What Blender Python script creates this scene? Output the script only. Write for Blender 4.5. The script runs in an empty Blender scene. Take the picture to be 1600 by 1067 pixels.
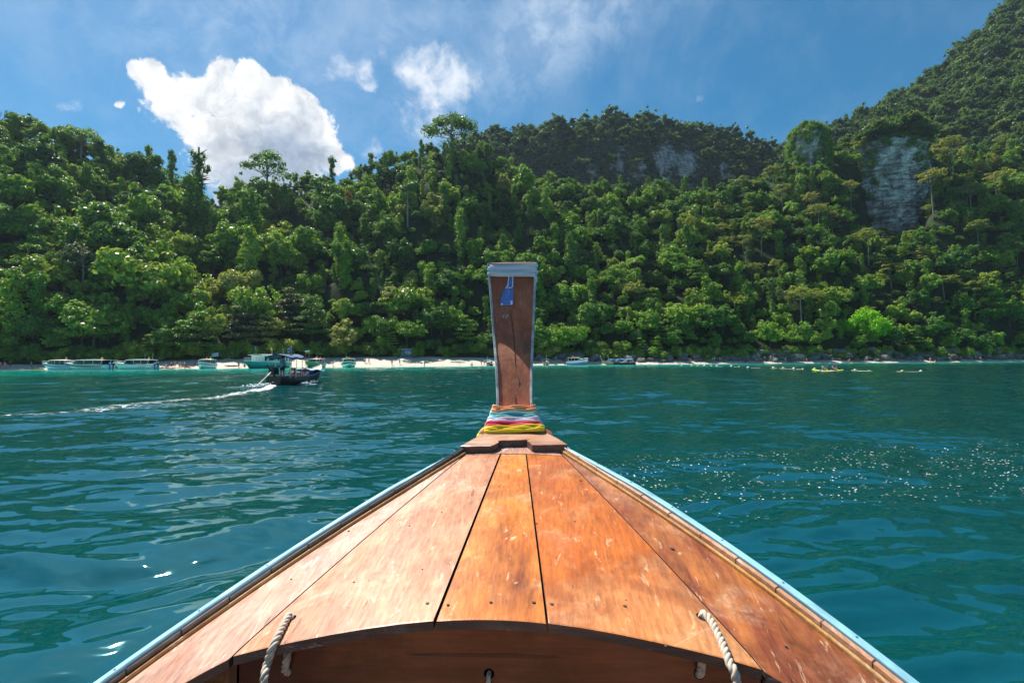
import bpy, bmesh, math, random
import numpy as np
from mathutils import Vector, Matrix, Euler

random.seed(7)
RNG = np.random.default_rng(11)
PI = math.pi
C = bpy.context.scene.collection
scene = bpy.context.scene

# ------------------------------------------------------------------ camera
H = 1.75
F = 800.0                      # focal length in pixels of the 1600 px wide photograph
PITCH = math.radians(2.04)
ROLL = math.radians(0.34)
_f = Vector((0, math.cos(PITCH), math.sin(PITCH)))
_r0 = Vector((1, 0, 0))
_u0 = _r0.cross(_f)
_r = _r0 * math.cos(ROLL) - _u0 * math.sin(ROLL)
_u = _u0 * math.cos(ROLL) + _r0 * math.sin(ROLL)
cam_d = bpy.data.cameras.new('camera')
cam_d.sensor_width = 36.0
cam_d.lens = 18.0
cam_d.clip_start = 0.05
cam_d.clip_end = 6000
cam = bpy.data.objects.new('camera', cam_d)
C.objects.link(cam)
m3 = Matrix((_r, _u, -_f)).transposed()
cam.matrix_world = Matrix.Translation((0, 0, H)) @ m3.to_4x4()
scene.camera = cam


def ray(px, py):
    return _f + _r * ((px - 800) / F) + _u * ((533.5 - py) / F)


def at(px, py, depth):
    d = ray(px, py)
    return Vector((0, 0, H)) + d * (depth / d.y)


def ucol(px, py=562):
    d = ray(px, py)
    return d.x / d.y


def vrow(px, py):
    d = ray(px, py)
    return d.z / d.y


# ------------------------------------------------------------------ light
SUN_AZ = math.radians(-42)       # left of straight ahead
SUN_EL = math.radians(57)
sdir = Vector((math.sin(SUN_AZ) * math.cos(SUN_EL), math.cos(SUN_AZ) * math.cos(SUN_EL), math.sin(SUN_EL)))
sun_d = bpy.data.lights.new('sun', 'SUN')
sun_d.energy = 5.0
sun_d.angle = math.radians(0.5)
sun_d.color = (1.0, 0.955, 0.88)
sun = bpy.data.objects.new('sun', sun_d)
C.objects.link(sun)
sun.rotation_euler = sdir.to_track_quat('Z', 'Y').to_euler()

scene.view_settings.view_transform = 'Standard'
scene.view_settings.look = 'None'
scene.view_settings.exposure = 0.85
scene.view_settings.gamma = 1.0
scene.view_settings.use_curve_mapping = False
scene.cycles.max_bounces = 8
scene.cycles.diffuse_bounces = 3
scene.cycles.glossy_bounces = 3
scene.cycles.transparent_max_bounces = 8
scene.cycles.use_denoising = True
scene.cycles.sample_clamp_indirect = 6


# node helpers -----------------------------------------------------
class NT:
    def __init__(s, tree):
        s.t = tree
        s.n = tree.nodes
        s.l = tree.links

    def new(s, kind, **kw):
        n = s.n.new(kind)
        for k, v in kw.items():
            setattr(n, k, v)
        return n

    def put(s, sock, v):
        if v is None:
            return
        if isinstance(v, bpy.types.NodeSocket):
            s.l.new(v, sock)
        else:
            if sock.type in ('RGBA',) and len(v) == 3:
                v = (*v, 1)
            sock.default_value = v

    def math(s, op, a, b=None, c=None, clamp=False):
        n = s.new('ShaderNodeMath', operation=op, use_clamp=clamp)
        s.put(n.inputs[0], a)
        s.put(n.inputs[1], b)
        s.put(n.inputs[2], c)
        return n.outputs[0]

    def vmath(s, op, a, b=None, sc=None):
        n = s.new('ShaderNodeVectorMath', operation=op)
        s.put(n.inputs[0], a)
        s.put(n.inputs[1], b)
        if sc is not None:
            s.put(n.inputs['Scale'], sc)
        return n.outputs['Value'] if op in ('DOT_PRODUCT', 'LENGTH', 'DISTANCE') else n.outputs['Vector']

    def mapr(s, v, a, b, c=0.0, d=1.0, smooth=True):
        n = s.new('ShaderNodeMapRange', interpolation_type='SMOOTHSTEP' if smooth else 'LINEAR')
        s.put(n.inputs['Value'], v)
        for k, x in (('From Min', a), ('From Max', b), ('To Min', c), ('To Max', d)):
            s.put(n.inputs[k], x)
        return n.outputs['Result']

    def noise(s, vec, scale, detail=3.0, rough=0.55, dist=0.0, lac=2.0):
        n = s.new('ShaderNodeTexNoise')
        s.put(n.inputs['Vector'], vec)
        n.inputs['Scale'].default_value = scale
        n.inputs['Detail'].default_value = detail
        n.inputs['Roughness'].default_value = rough
        n.inputs['Distortion'].default_value = dist
        n.inputs['Lacunarity'].default_value = lac
        return n.outputs['Fac']

    def mix(s, f, a, b, mode='MIX'):
        n = s.new('ShaderNodeMix', data_type='RGBA', blend_type=mode)
        s.put(n.inputs[0], f)
        s.put(n.inputs[6], a)
        s.put(n.inputs[7], b)
        return n.outputs[2]

    def ramp(s, f, stops, interp='LINEAR'):
        n = s.new('ShaderNodeValToRGB')
        s.put(n.inputs[0], f)
        cr = n.color_ramp
        cr.interpolation = interp
        while len(cr.elements) < len(stops):
            cr.elements.new(0.5)
        for e, (p, c) in zip(cr.elements, stops):
            e.position = p
            e.color = (*c, 1)
        return n.outputs[0]

    def scalev(s, v, sx, sy, sz):
        return s.vmath('MULTIPLY', v, (sx, sy, sz))


# ------------------------------------------------------------------ sky with clouds
world = bpy.data.worlds.new('World')
scene.world = world
world.use_nodes = True
w = NT(world.node_tree)
w.n.clear()
out = w.new('ShaderNodeOutputWorld')
bg = w.new('ShaderNodeBackground')
w.l.new(bg.outputs[0], out.inputs[0])
sky = w.new('ShaderNodeTexSky', sky_type='NISHITA')
sky.sun_disc = False
sky.sun_elevation = SUN_EL
sky.sun_rotation = SUN_AZ
sky.air_density = 1.0
sky.dust_density = 0.3
sky.ozone_density = 4.0
tc = w.new('ShaderNodeTexCoord')
D = w.vmath('NORMALIZE', tc.outputs['Generated'])
STR = 0.085


def dirpx(px, py):
    return ray(px, py).normalized()


# cumulus: soft blobs in sky directions broken up by fractal noise
def cloud_group(name, blobs):
    g = bpy.data.node_groups.new(name, 'ShaderNodeTree')
    g.interface.new_socket('Dir', in_out='INPUT', socket_type='NodeSocketVector')
    g.interface.new_socket('Field', in_out='OUTPUT', socket_type='NodeSocketFloat')
    q = NT(g)
    gi = q.new('NodeGroupInput')
    go = q.new('NodeGroupOutput')
    d = gi.outputs[0]
    tot = None
    for (px, py, rpx, wgt) in blobs:
        c = dirpx(px, py)
        dist = q.vmath('DISTANCE', d, tuple(c))
        # true angular size shrinks away from the axis of a wide lens
        ang = (dirpx(px + rpx, py) - dirpx(px - rpx, py)).length * 0.5
        b = q.mapr(dist, ang * 1.25, 0.0, 0.0, wgt * 1.15, smooth=False)
        tot = b if tot is None else q.math('SMOOTH_MAX', tot, b, 0.12)
    q.l.new(tot, go.inputs[0])
    return g


big = [(318, 186, 55, .9), (255, 138, 60, .75), (250, 165, 55, .7), (295, 185, 70, .8), (325, 225, 70, .8), (300, 150, 70, .8), (345, 120, 45, .7), (365, 260, 70, .8), (350, 150, 62, .85), (400, 155, 70, .9), (440, 175, 75, .85),
       (300, 200, 62, .8), (350, 210, 80, .8), (410, 215, 85, .8), (470, 210, 72, .8), (510, 225, 60, .75),
       (345, 255, 62, .7), (400, 270, 75, .8), (450, 265, 80, .8), (365, 300, 60, .7), (430, 320, 80, .8),
       (535, 240, 40, .6), (188, 152, 18, .55), (240, 130, 34, .6)]
big = [(a, b_ + 8, c_ * .92, d_) for a, b_, c_, d_ in big]
g_big = cloud_group('cumulus_field', big)
g_core = cloud_group('cumulus_core', [(440, 255, 95, 1.0), (390, 300, 95, 1.0), (455, 290, 85, 1.0), (345, 235, 65, .6), (485, 245, 60, .7), (400, 220, 60, .7)])
small = [(555, 110, 40, .55), (565, 128, 30, .5), (545, 100, 26, .45), (640, 100, 50, .55), (672, 115, 55, .65),
         (700, 128, 50, .65), (725, 125, 34, .5), (680, 150, 46, .5), (690, 180, 60, .42), (660, 190, 60, .35),
         (600, 90, 40, .3), (585, 232, 26, .6), (1097, 142, 15, .34), (100, 166, 38, .3), (610, 150, 40, .18),
         (520, 128, 18, .35)]
g_small = cloud_group('small_cloud_field', small)
wisp = [(780, 105, 75, .45), (815, 75, 80, .55), (850, 45, 85, .62), (890, 18, 90, .62), (935, -15, 95, .6), (990, -60, 110, .5), (830, 95, 60, .35),
        (690, 195, 80, .34), (640, 30, 240, .24), (420, 40, 300, .26), (200, 110, 220, .12), (300, -150, 420, .4)]
g_wisp = cloud_group('wisp_field', wisp)


def inst(g, vec):
    n = w.new('ShaderNodeGroup')
    n.node_tree = g
    w.l.new(vec, n.inputs[0])
    return n.outputs[0]


warp_n = w.new('ShaderNodeTexNoise')
w.l.new(D, warp_n.inputs['Vector'])
warp_n.inputs['Scale'].default_value = 11
warp_n.inputs['Detail'].default_value = 6
warp = w.vmath('SUBTRACT', warp_n.outputs['Color'], (0.5, 0.5, 0.5))
Dw = w.vmath('ADD', D, w.vmath('SCALE', warp, sc=0.10))
fine = w.noise(Dw, 26, 8, 0.6)
med = w.noise(D, 9, 5, 0.55)
fb = inst(g_big, w.vmath('ADD', D, w.vmath('SCALE', warp, sc=0.06)))
lumpy = w.math('ADD', w.math('MULTIPLY', fine, .45), w.math('MULTIPLY', med, .55))
dens = w.math('ADD', fb, w.math('MULTIPLY', w.math('MULTIPLY', w.math('SUBTRACT', lumpy, 0.5), 2.0), w.mapr(fb, 0.0, 0.25)))
m_big = w.mapr(dens, 0.30, 0.44)
# lit side: the field a little further towards the sun; thick cloud between there and the sun is grey
fb_s = inst(g_core, w.vmath('ADD', D, w.vmath('SCALE', warp, sc=0.09)))
thick = w.mapr(w.math('ADD', fb_s, w.math('MULTIPLY', w.math('SUBTRACT', med, 0.5), 1.6)), 0.12, 0.85)
bl1 = w.noise(Dw, 17, 6, 0.55)
bl2 = w.noise(w.vmath('ADD', Dw, (-0.012, 0.0, 0.016)), 17, 6, 0.55)
billow = w.mapr(w.math('SUBTRACT', bl1, bl2), -0.10, 0.10, smooth=False)
c_big = w.mix(thick, (6.5, 6.6, 6.7), (2.7, 3.3, 4.2))
shade = w.math('ADD', 0.74, w.math('MULTIPLY', billow, 0.33))
shc = w.new('ShaderNodeCombineColor')
for k_ in range(3):
    w.l.new(w.math('POWER', shade, (1.0, .93, .8)[k_]), shc.inputs[k_])
c_big = w.mix(1.0, c_big, shc.outputs[0], 'MULTIPLY')
fs = inst(g_small, Dw)
m_small = w.mapr(w.math('ADD', fs, w.math('MULTIPLY', w.math('MULTIPLY', w.math('SUBTRACT', lumpy, 0.5), 1.9), w.mapr(fs, 0.0, 0.2))), 0.20, 0.75)
st = w.noise(Dw, 17, 9, 0.62, 0.1)
fw = inst(g_wisp, D)
m_wisp = w.math('MULTIPLY', fw, w.mapr(st, 0.36, 0.72, 0.25, 1.0), clamp=True)
# a thin broken veil over the rest of the dome, thicker round the sun
sund = w.vmath('DOT_PRODUCT', D, tuple(sdir))
veil_n = w.mapr(w.noise(D, 2.3, 7, 0.62, 0.8), 0.42, 0.78)
upz = w.new('ShaderNodeSeparateXYZ')
w.l.new(D, upz.inputs[0])
veil = w.math('MULTIPLY', veil_n, w.mapr(sund, 0.3, 0.97, 0.02, 0.5))
veil = w.math('MULTIPLY', veil, w.mapr(upz.outputs[2], 0.38, 0.62, 0.25, 1.0))

hs = w.new('ShaderNodeHueSaturation')
w.l.new(sky.outputs[0], hs.inputs['Color'])
hs.inputs['Saturation'].default_value = 1.4
hs.inputs['Value'].default_value = 0.69
hs.inputs['Hue'].default_value = 0.485
col = w.mix(veil, hs.outputs[0], (5.2, 5.8, 6.6))
col = w.mix(m_wisp, col, (4.9, 5.7, 6.7))
col = w.mix(m_small, col, (5.9, 6.2, 6.7))
col = w.mix(m_big, col, c_big)
w.l.new(col, bg.inputs['Color'])
bg.inputs['Strength'].default_value = STR


# ================================================================== builders
class MB:
    """collects vertices and faces for one mesh"""

    def __init__(s):
        s.v = []
        s.f = []
        s.m = []
        s.cur = 0

    def add(s, vs, fs, mi=None):
        o = len(s.v)
        s.v += [tuple(x) for x in vs]
        s.f += [tuple(i + o for i in f) for f in fs]
        s.m += [s.cur if mi is None else mi] * len(fs)

    def box(s, c, d, rz=0.0, rot=None, mi=None):
        M = rot if rot is not None else Matrix.Rotation(rz, 3, 'Z')
        c = Vector(c)
        vs = [c + M @ Vector((sx * d[0] / 2, sy * d[1] / 2, sz * d[2] / 2)) for sx in (-1, 1) for sy in (-1, 1) for sz in (-1, 1)]
        s.add(vs, [(0, 1, 3, 2), (4, 6, 7, 5), (0, 4, 5, 1), (2, 3, 7, 6), (0, 2, 6, 4), (1, 5, 7, 3)], mi)

    def tube(s, pts, r, n=8, cap=True, mi=None):
        pts = [Vector(p) for p in pts]
        rs = r if hasattr(r, '__len__') else [r] * len(pts)
        prev = None
        rings = []
        for i, p in enumerate(pts):
            t = (pts[min(i + 1, len(pts) - 1)] - pts[max(i - 1, 0)]).normalized()
            if prev is None:
                a = t.orthogonal().normalized()
            else:
                a = (prev - t * prev.dot(t))
                a = a.normalized() if a.length > 1e-6 else t.orthogonal().normalized()
            prev = a
            b = t.cross(a)
            rings.append([p + (a * math.cos(2 * PI * k / n) + b * math.sin(2 * PI * k / n)) * rs[i] for k in range(n)])
        vs = [v for rg in rings for v in rg]
        fs = []
        for i in range(len(rings) - 1):
            for k in range(n):
                k2 = (k + 1) % n
                fs.append((i * n + k, i * n + k2, (i + 1) * n + k2, (i + 1) * n + k))
        if cap:
            fs.append(tuple(range(n))[::-1])
            fs.append(tuple((len(rings) - 1) * n + k for k in range(n)))
        s.add(vs, fs, mi)

    def grid(s, rows, close=False, mi=None):
        n = len(rows[0])
        vs = [p for r in rows for p in r]
        fs = []
        for i in range(len(rows) - 1):
            for k in range(n if close else n - 1):
                k2 = (k + 1) % n
                fs.append((i * n + k, i * n + k2, (i + 1) * n + k2, (i + 1) * n + k))
        s.add(vs, fs, mi)

    def ball(s, c, r, seg=10, rings=6, sc=(1, 1, 1), mi=None):
        rows = []
        for i in range(rings + 1):
            a = PI * i / rings - PI / 2
            a = max(-PI / 2 + .01, min(PI / 2 - .01, a))
            rows.append([(c[0] + r * sc[0] * math.cos(a) * math.cos(2 * PI * k / seg),
                          c[1] + r * sc[1] * math.cos(a) * math.sin(2 * PI * k / seg),
                          c[2] + r * sc[2] * math.sin(a)) for k in range(seg)])
        s.grid(rows, close=True, mi=mi)

    def mesh(s, name, mats, smooth=False):
        me = bpy.data.meshes.new(name)
        me.from_pydata(s.v, [], s.f)
        for m in (mats if isinstance(mats, (list, tuple)) else [mats]):
            me.materials.append(m)
        if any(s.m):
            me.polygons.foreach_set('material_index', s.m)
        if smooth:
            me.polygons.foreach_set('use_smooth', [True] * len(me.polygons))
        me.update()
        bm = bmesh.new()
        bm.from_mesh(me)
        bmesh.ops.recalc_face_normals(bm, faces=bm.faces)
        bm.to_mesh(me)
        bm.free()
        return me

    def obj(s, name, mats, parent=None, smooth=False):
        o = bpy.data.objects.new(name, s.mesh(name, mats, smooth))
        C.objects.link(o)
        if parent is not None:
            o.parent = parent
        return o


def empty(name, label, cat, loc=(0, 0, 0), rz=0.0, group=None, scale=1.0):
    o = bpy.data.objects.new(name, None)
    C.objects.link(o)
    o.empty_display_size = 0.2
    o.location = loc
    o.rotation_euler = (0, 0, rz)
    o.scale = (scale,) * 3
    tag(o, label, cat, group)
    return o


def tag(o, label, cat, group=None):
    o['label'] = label
    o['category'] = cat
    if group:
        o['group'] = group
    return o


def struct(o):
    o['kind'] = 'structure'
    return o


def np_mesh(name, verts, quads, mat, smooth=True, attrs=None):
    """big mesh from numpy arrays"""
    me = bpy.data.meshes.new(name)
    nv, nf = len(verts), len(quads)
    k = quads.shape[1]
    me.vertices.add(nv)
    me.vertices.foreach_set('co', np.ascontiguousarray(verts, dtype=np.float32).ravel())
    me.loops.add(nf * k)
    me.loops.foreach_set('vertex_index', np.ascontiguousarray(quads, dtype=np.int32).ravel())
    me.polygons.add(nf)
    me.polygons.foreach_set('loop_start', np.arange(0, nf * k, k, dtype=np.int32))
    me.polygons.foreach_set('loop_total', np.full(nf, k, dtype=np.int32))
    me.polygons.foreach_set('use_smooth', np.full(nf, smooth, dtype=bool))
    me.materials.append(mat)
    for an, (dom, data) in (attrs or {}).items():
        a = me.attributes.new(an, 'FLOAT', dom)
        a.data.foreach_set('value', np.ascontiguousarray(data, dtype=np.float32))
    me.update(calc_edges=True)
    me.validate()
    return me


def link(name, me, parent=None):
    o = bpy.data.objects.new(name, me)
    C.objects.link(o)
    if parent is not None:
        o.parent = parent
    return o


def eval_mesh(o, name):
    dg = bpy.context.evaluated_depsgraph_get()
    me = bpy.data.meshes.new_from_object(o.evaluated_get(dg))
    me.name = name
    return me


# ================================================================== materials
def mat(name):
    m = bpy.data.materials.new(name)
    m.use_nodes = True
    q = NT(m.node_tree)
    q.bsdf = q.n['Principled BSDF']
    q.out = q.n['Material Output']
    tcn = q.new('ShaderNodeTexCoord')
    q.obj = tcn.outputs['Object']
    q.geo = q.new('ShaderNodeNewGeometry')
    q.m = m
    return q


_plain = {}


def plain(name, col, rough=0.5, metal=0.0, var=0.12, scale=6.0, coat=0.0):
    """painted or moulded surface with slight dirt and gloss variation"""
    if name in _plain:
        return _plain[name]
    q = mat(name)
    n = q.noise(q.obj, scale, 4, 0.6)
    a = tuple(c * (1 - var) for c in col)
    b = tuple(min(1, c * (1 + var)) for c in col)
    q.put(q.bsdf.inputs['Base Color'], q.ramp(n, [(0.3, a), (0.7, b)]))
    q.put(q.bsdf.inputs['Roughness'], q.mapr(n, 0.3, 0.7, max(0, rough - .08), min(1, rough + .1)))
    q.bsdf.inputs['Metallic'].default_value = metal
    q.bsdf.inputs['Coat Weight'].default_value = coat
    _plain[name] = q.m
    return q.m


def wood(name, dark, base, light, along='y', wear=0.3, pale=(0.72, 0.52, 0.38), rough=0.38, seed=0.0, grain=1.0, spec=0.5,
         varnish=0.0, vcol=(0.5, 0.13, 0.02)):
    q = mat(name)
    v = q.vmath('ADD', q.obj, (seed * 3.17, seed * 1.71, seed * 2.3))
    st = {'x': (0.55, 16, 16), 'y': (16, 0.55, 16), 'z': (16, 16, 0.55)}[along]
    md = {'x': (0.9, 3.6, 3.6), 'y': (3.6, 0.9, 3.6), 'z': (3.6, 3.6, 0.9)}[along]
    fs = {'x': (3, 90, 90), 'y': (90, 3, 90), 'z': (90, 90, 3)}[along]
    vs = q.scalev(v, *st)
    big = q.noise(q.scalev(v, *md), 1.0, 5, 0.6, 0.5)
    streak = q.noise(vs, 1.0, 6, 0.62, 0.35)
    fine = q.noise(q.scalev(v, *fs), 1.0, 4, 0.6)
    c = q.ramp(q.math('ADD', q.math('MULTIPLY', big, 0.72), q.math('MULTIPLY', streak, 0.28)),
               [(0.33, dark), (0.5, base), (0.66, light)])
    if varnish > 0:
        vm = q.math('MULTIPLY', q.mapr(q.noise(v, 2.2, 6, 0.6, 0.4), 0.45, 0.56), varnish)
        c = q.mix(vm, c, q.mix(streak, tuple(x * .7 for x in vcol), tuple(x * 1.3 for x in vcol)))
    # bleached and scuffed patches
    wn = q.noise(v, 3.1, 9, 0.68, 0.9)
    wm = q.math('MULTIPLY', q.mapr(wn, 0.5, 0.66), wear)
    speck = q.mapr(q.noise(v, 42, 6, 0.75), 0.5, 0.64)
    wm2 = q.math('MULTIPLY', wm, q.mapr(speck, 0, 1, 0.35, 1.0))
    c = q.mix(wm2, c, pale)
    bl_ = q.math('MULTIPLY', q.mapr(q.noise(q.vmath('ADD', v, (3.3, 9.1, 0)), 1.15, 8, 0.6, 0.6), 0.47, 0.60), wear * .62)
    c = q.mix(bl_, c, q.mix(.5, light, pale))
    # old stains and sun-darkened varnish with edges of their own
    sn = q.noise(v, 1.5, 8, 0.62, 0.7)
    sm_ = q.math('MULTIPLY', q.mapr(sn, 0.50, 0.60), 0.62)
    c = q.mix(q.math('MULTIPLY', sm_, q.mapr(streak, .35, .6, .4, 1.0)), c, tuple(x * 1.25 for x in dark))
    rn = q.noise(q.vmath('ADD', v, (7.7, 3.1, 0)), 2.4, 7, 0.65, 0.5)
    c = q.mix(q.math('MULTIPLY', q.mapr(rn, 0.52, 0.64), 0.4), c, (base[0] * .95, base[1] * .62, base[2] * .5))
    # flaked spots
    fl = q.math('MULTIPLY', q.mapr(q.noise(q.scalev(v, *[.35 if k_ == along else 1.3 for k_ in 'xyz']), 17, 8, 0.72, .6), 0.60, 0.64), wear * 1.0, clamp=True)
    c = q.mix(fl, c, tuple(min(1, x * 1.12) for x in pale))
    # salt and dirt speckle
    mot = q.mapr(q.noise(q.scalev(v, *[.16 if k_ == along else 1.5 for k_ in 'xyz']), 40, 6, 0.68), 0.34, 0.66, 0.80, 1.13)
    c = q.mix(1.0, c, q.ramp(q.math('MULTIPLY', mot, .5), [(0, (0, 0, 0)), (1, (2, 2, 2))]), 'MULTIPLY')
    # fine grain, cracks, dark marks
    gm = q.mapr(fine, 0.30, 0.62, 0.86, 1.05)
    c = q.mix(grain, c, q.mix(1.0, c, q.ramp(gm, [(0, (0, 0, 0)), (1, (1, 1, 1))]), 'MULTIPLY'))
    crack = q.mapr(q.noise(q.scalev(v, *st), 1.9, 3, 0.5, 0.1), 0.70, 0.735)
    c = q.mix(q.math('MULTIPLY', crack, 0.5), c, tuple(x * .3 for x in dark))
    vo = q.new('ShaderNodeTexVoronoi', feature='F1')
    q.put(vo.inputs['Vector'], q.vmath('ADD', v, w_none))
    vo.inputs['Scale'].default_value = 5.5
    sp = q.mapr(vo.outputs['Distance'], 0.012, 0.03, 1.0, 0.0)
    c = q.mix(q.math('MULTIPLY', sp, 0.8), c, (0.03, 0.018, 0.012))
    # scratches: thin bright lines in two crossing directions
    for k, (ax, ay) in enumerate(((.4, 30), (30, .5), (1.2, 40))):
        rot = q.new('ShaderNodeVectorRotate')
        q.put(rot.inputs['Vector'], v)
        rot.inputs['Angle'].default_value = 0.35 + 1.1 * k + seed
        sc = q.noise(q.scalev(rot.outputs[0], ax, ay, 4), 1.0, 2, 0.5, 0.6)
        sm = q.math('MULTIPLY', q.mapr(sc, 0.735, 0.75), 0.45 * wear)
        c = q.mix(sm, c, tuple(min(1, x * 1.15) for x in pale))
    q.put(q.bsdf.inputs['Base Color'], c)
    q.put(q.bsdf.inputs['Roughness'], q.math('ADD', q.mapr(wm, 0, 1, rough, rough + 0.25), q.math('MULTIPLY', q.math('SUBTRACT', fine, 0.5), 0.25)))
    q.bsdf.inputs['Specular IOR Level'].default_value = spec
    bp = q.new('ShaderNodeBump')
    bp.inputs['Strength'].default_value = 0.35
    bp.inputs['Distance'].default_value = 0.004
    hgt = q.math('SUBTRACT', q.math('MULTIPLY', fine, 0.5), q.math('MULTIPLY', crack, 1.0))
    q.put(bp.inputs['Height'], q.math('ADD', hgt, q.math('MULTIPLY', big, 0.7)))
    q.put(q.bsdf.inputs['Normal'], bp.outputs[0])
    return q.m


w_none = (0.0, 0.0, 0.0)


def leaf_mat(name, stops, trans=(0.24, 0.42, 0.03), tfac=0.22, gloss=0.13, seed=0.0):
    """foliage: colour differs from plant to plant and from leaf clump to leaf clump"""
    q = mat(name)
    oi = q.new('ShaderNodeObjectInfo')
    at_ = q.new('ShaderNodeAttribute', attribute_name='leaf')
    big = q.noise(q.vmath('ADD', oi.outputs['Location'], (seed, 0, 0)), 0.018, 3, 0.6)
    r = q.math('ADD', q.math('MULTIPLY', oi.outputs['Random'], 0.78), q.math('MULTIPLY', q.math('SUBTRACT', big, 0.33), 0.9), clamp=True)
    c = q.ramp(r, stops)
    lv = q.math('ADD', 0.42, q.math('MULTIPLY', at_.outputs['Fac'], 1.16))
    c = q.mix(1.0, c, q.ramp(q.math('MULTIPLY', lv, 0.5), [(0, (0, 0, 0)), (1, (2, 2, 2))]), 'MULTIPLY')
    bs = q.bsdf
    q.put(bs.inputs['Base Color'], c)
    bs.inputs['Roughness'].default_value = 0.42
    bs.inputs['Specular IOR Level'].default_value = gloss
    tr = q.new('ShaderNodeBsdfTranslucent')
    tcol = q.mix(0.55, q.mix(1.0, c, (2.4, 2.6, 1.2), 'MULTIPLY'), trans)
    q.put(tr.inputs['Color'], tcol)
    mx = q.new('ShaderNodeMixShader')
    mx.inputs[0].default_value = tfac
    q.l.new(bs.outputs[0], mx.inputs[1])
    q.l.new(tr.outputs[0], mx.inputs[2])
    q.l.new(mx.outputs[0], q.out.inputs[0])
    return q.m


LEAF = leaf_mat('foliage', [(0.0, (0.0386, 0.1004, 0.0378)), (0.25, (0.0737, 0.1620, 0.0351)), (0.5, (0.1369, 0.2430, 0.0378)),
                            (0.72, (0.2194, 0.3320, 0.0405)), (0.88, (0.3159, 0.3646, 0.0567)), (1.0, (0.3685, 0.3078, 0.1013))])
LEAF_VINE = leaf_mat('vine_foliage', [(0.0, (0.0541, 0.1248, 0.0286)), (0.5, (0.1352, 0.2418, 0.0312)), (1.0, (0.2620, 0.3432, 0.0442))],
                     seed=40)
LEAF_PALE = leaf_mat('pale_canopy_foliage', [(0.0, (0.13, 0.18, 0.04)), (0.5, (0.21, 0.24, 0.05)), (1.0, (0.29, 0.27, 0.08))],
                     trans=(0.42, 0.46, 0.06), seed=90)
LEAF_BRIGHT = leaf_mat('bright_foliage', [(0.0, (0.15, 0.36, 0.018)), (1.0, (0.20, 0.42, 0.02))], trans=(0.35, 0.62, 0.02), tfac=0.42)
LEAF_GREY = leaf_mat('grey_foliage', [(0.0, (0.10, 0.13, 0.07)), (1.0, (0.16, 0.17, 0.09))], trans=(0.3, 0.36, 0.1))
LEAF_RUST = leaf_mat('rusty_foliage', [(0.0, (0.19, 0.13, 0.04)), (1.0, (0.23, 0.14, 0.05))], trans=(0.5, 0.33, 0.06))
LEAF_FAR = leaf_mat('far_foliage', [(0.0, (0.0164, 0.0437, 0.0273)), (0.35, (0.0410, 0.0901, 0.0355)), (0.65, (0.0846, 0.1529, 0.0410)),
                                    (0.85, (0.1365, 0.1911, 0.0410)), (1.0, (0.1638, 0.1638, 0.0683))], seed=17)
BARK = plain('bark', (0.07, 0.056, 0.045), 0.85, var=0.35, scale=2.0)
BARK_PALE = plain('pale_bark', (0.27, 0.24, 0.20), 0.8, var=0.3, scale=1.2)

# ================================================================== terrain
def interp_tab(tab, col):
    xs = np.array([t[0] for t in tab], float)
    ys = np.array([t[col] for t in tab], float)
    return xs, ys


def shore(u):
    """depth of the waterline as a function of x / depth"""
    u = np.asarray(u, float)
    return 155 + 34 * u + 2.5 * np.sin(u * 5 + 1) + 1.5 * np.sin(u * 13)


def lump(x, y, s, seed=0):
    """cheap smooth value noise from sines"""
    r = np.random.default_rng(seed)
    o = 0
    for k in range(7):
        a = r.uniform(0, 2 * PI)
        f = 2 * PI / (s * r.uniform(.6, 1.7))
        o = o + np.sin((x * math.cos(a) + y * math.sin(a)) * f + r.uniform(0, 6.28))
    return o / 7 ** .5


CL_U = ucol(1390, 290)
CAN = 9.0     # canopy height above ground
ridge = [(-1400, 60, 215), (-900, 60, 215), (-400, 110, 210), (0, 172, 205), (60, 184, 206), (130, 208, 210), (200, 240, 215), (260, 264, 220),
         (300, 300, 224), (350, 300, 230), (400, 282, 234), (450, 278, 236), (520, 268, 240), (560, 250, 244), (610, 236, 250),
         (660, 218, 254), (700, 212, 256), (745, 222, 258), (790, 246, 260), (850, 266, 262), (900, 272, 264), (960, 276, 266),
         (1020, 276, 268), (1080, 286, 270), (1140, 280, 273), (1200, 268, 276), (1240, 250, 279), (1300, 232, 284), (1340, 214, 290),
         (1440, 214, 292), (1480, 232, 298), (1600, 215, 308), (2000, 170, 330), (2600, 150, 350)]
R_u = np.array([ucol(t[0], t[1]) for t in ridge])
R_d = np.array([t[2] for t in ridge], float)
R_z = np.array([at(t[0], t[1], t[2]).z - CAN for t in ridge])
farh = [(480, 460, 430), (600, 340, 430), (690, 232, 430), (740, 200, 430), (780, 196, 432), (830, 191, 434), (880, 184, 436), (930, 176, 438), (960, 170, 440),
        (1000, 178, 440), (1050, 184, 440), (1100, 190, 440), (1140, 197, 440), (1180, 209, 440), (1210, 220, 440),
        (1235, 228, 440), (1290, 240, 440), (1360, 270, 440)]
FH_u = np.array([ucol(t[0], t[1]) for t in farh])
FH_z = np.array([at(t[0], t[1], t[2]).z - 7 for t in farh])
FH_d = np.array([t[2] for t in farh], float)
mnt = [(1180, 260, 440), (1235, 224, 440), (1290, 198, 440), (1330, 186, 442), (1400, 140, 446), (1440, 128, 448), (1470, 100, 450),
       (1500, 70, 452), (1540, 34, 455), (1570, 8, 458), (1600, -14, 460), (1700, -80, 470), (1900, -150, 480), (2300, -180, 490)]
MT_u = np.array([ucol(t[0], t[1]) for t in mnt])
MT_z = np.array([at(t[0], t[1], t[2]).z - 6 for t in mnt])
MT_d = np.array([t[2] for t in mnt], float)


def sstep(x):
    x = np.clip(x, 0, 1)
    return x * x * (3 - 2 * x)


BS = 0.23


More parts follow.
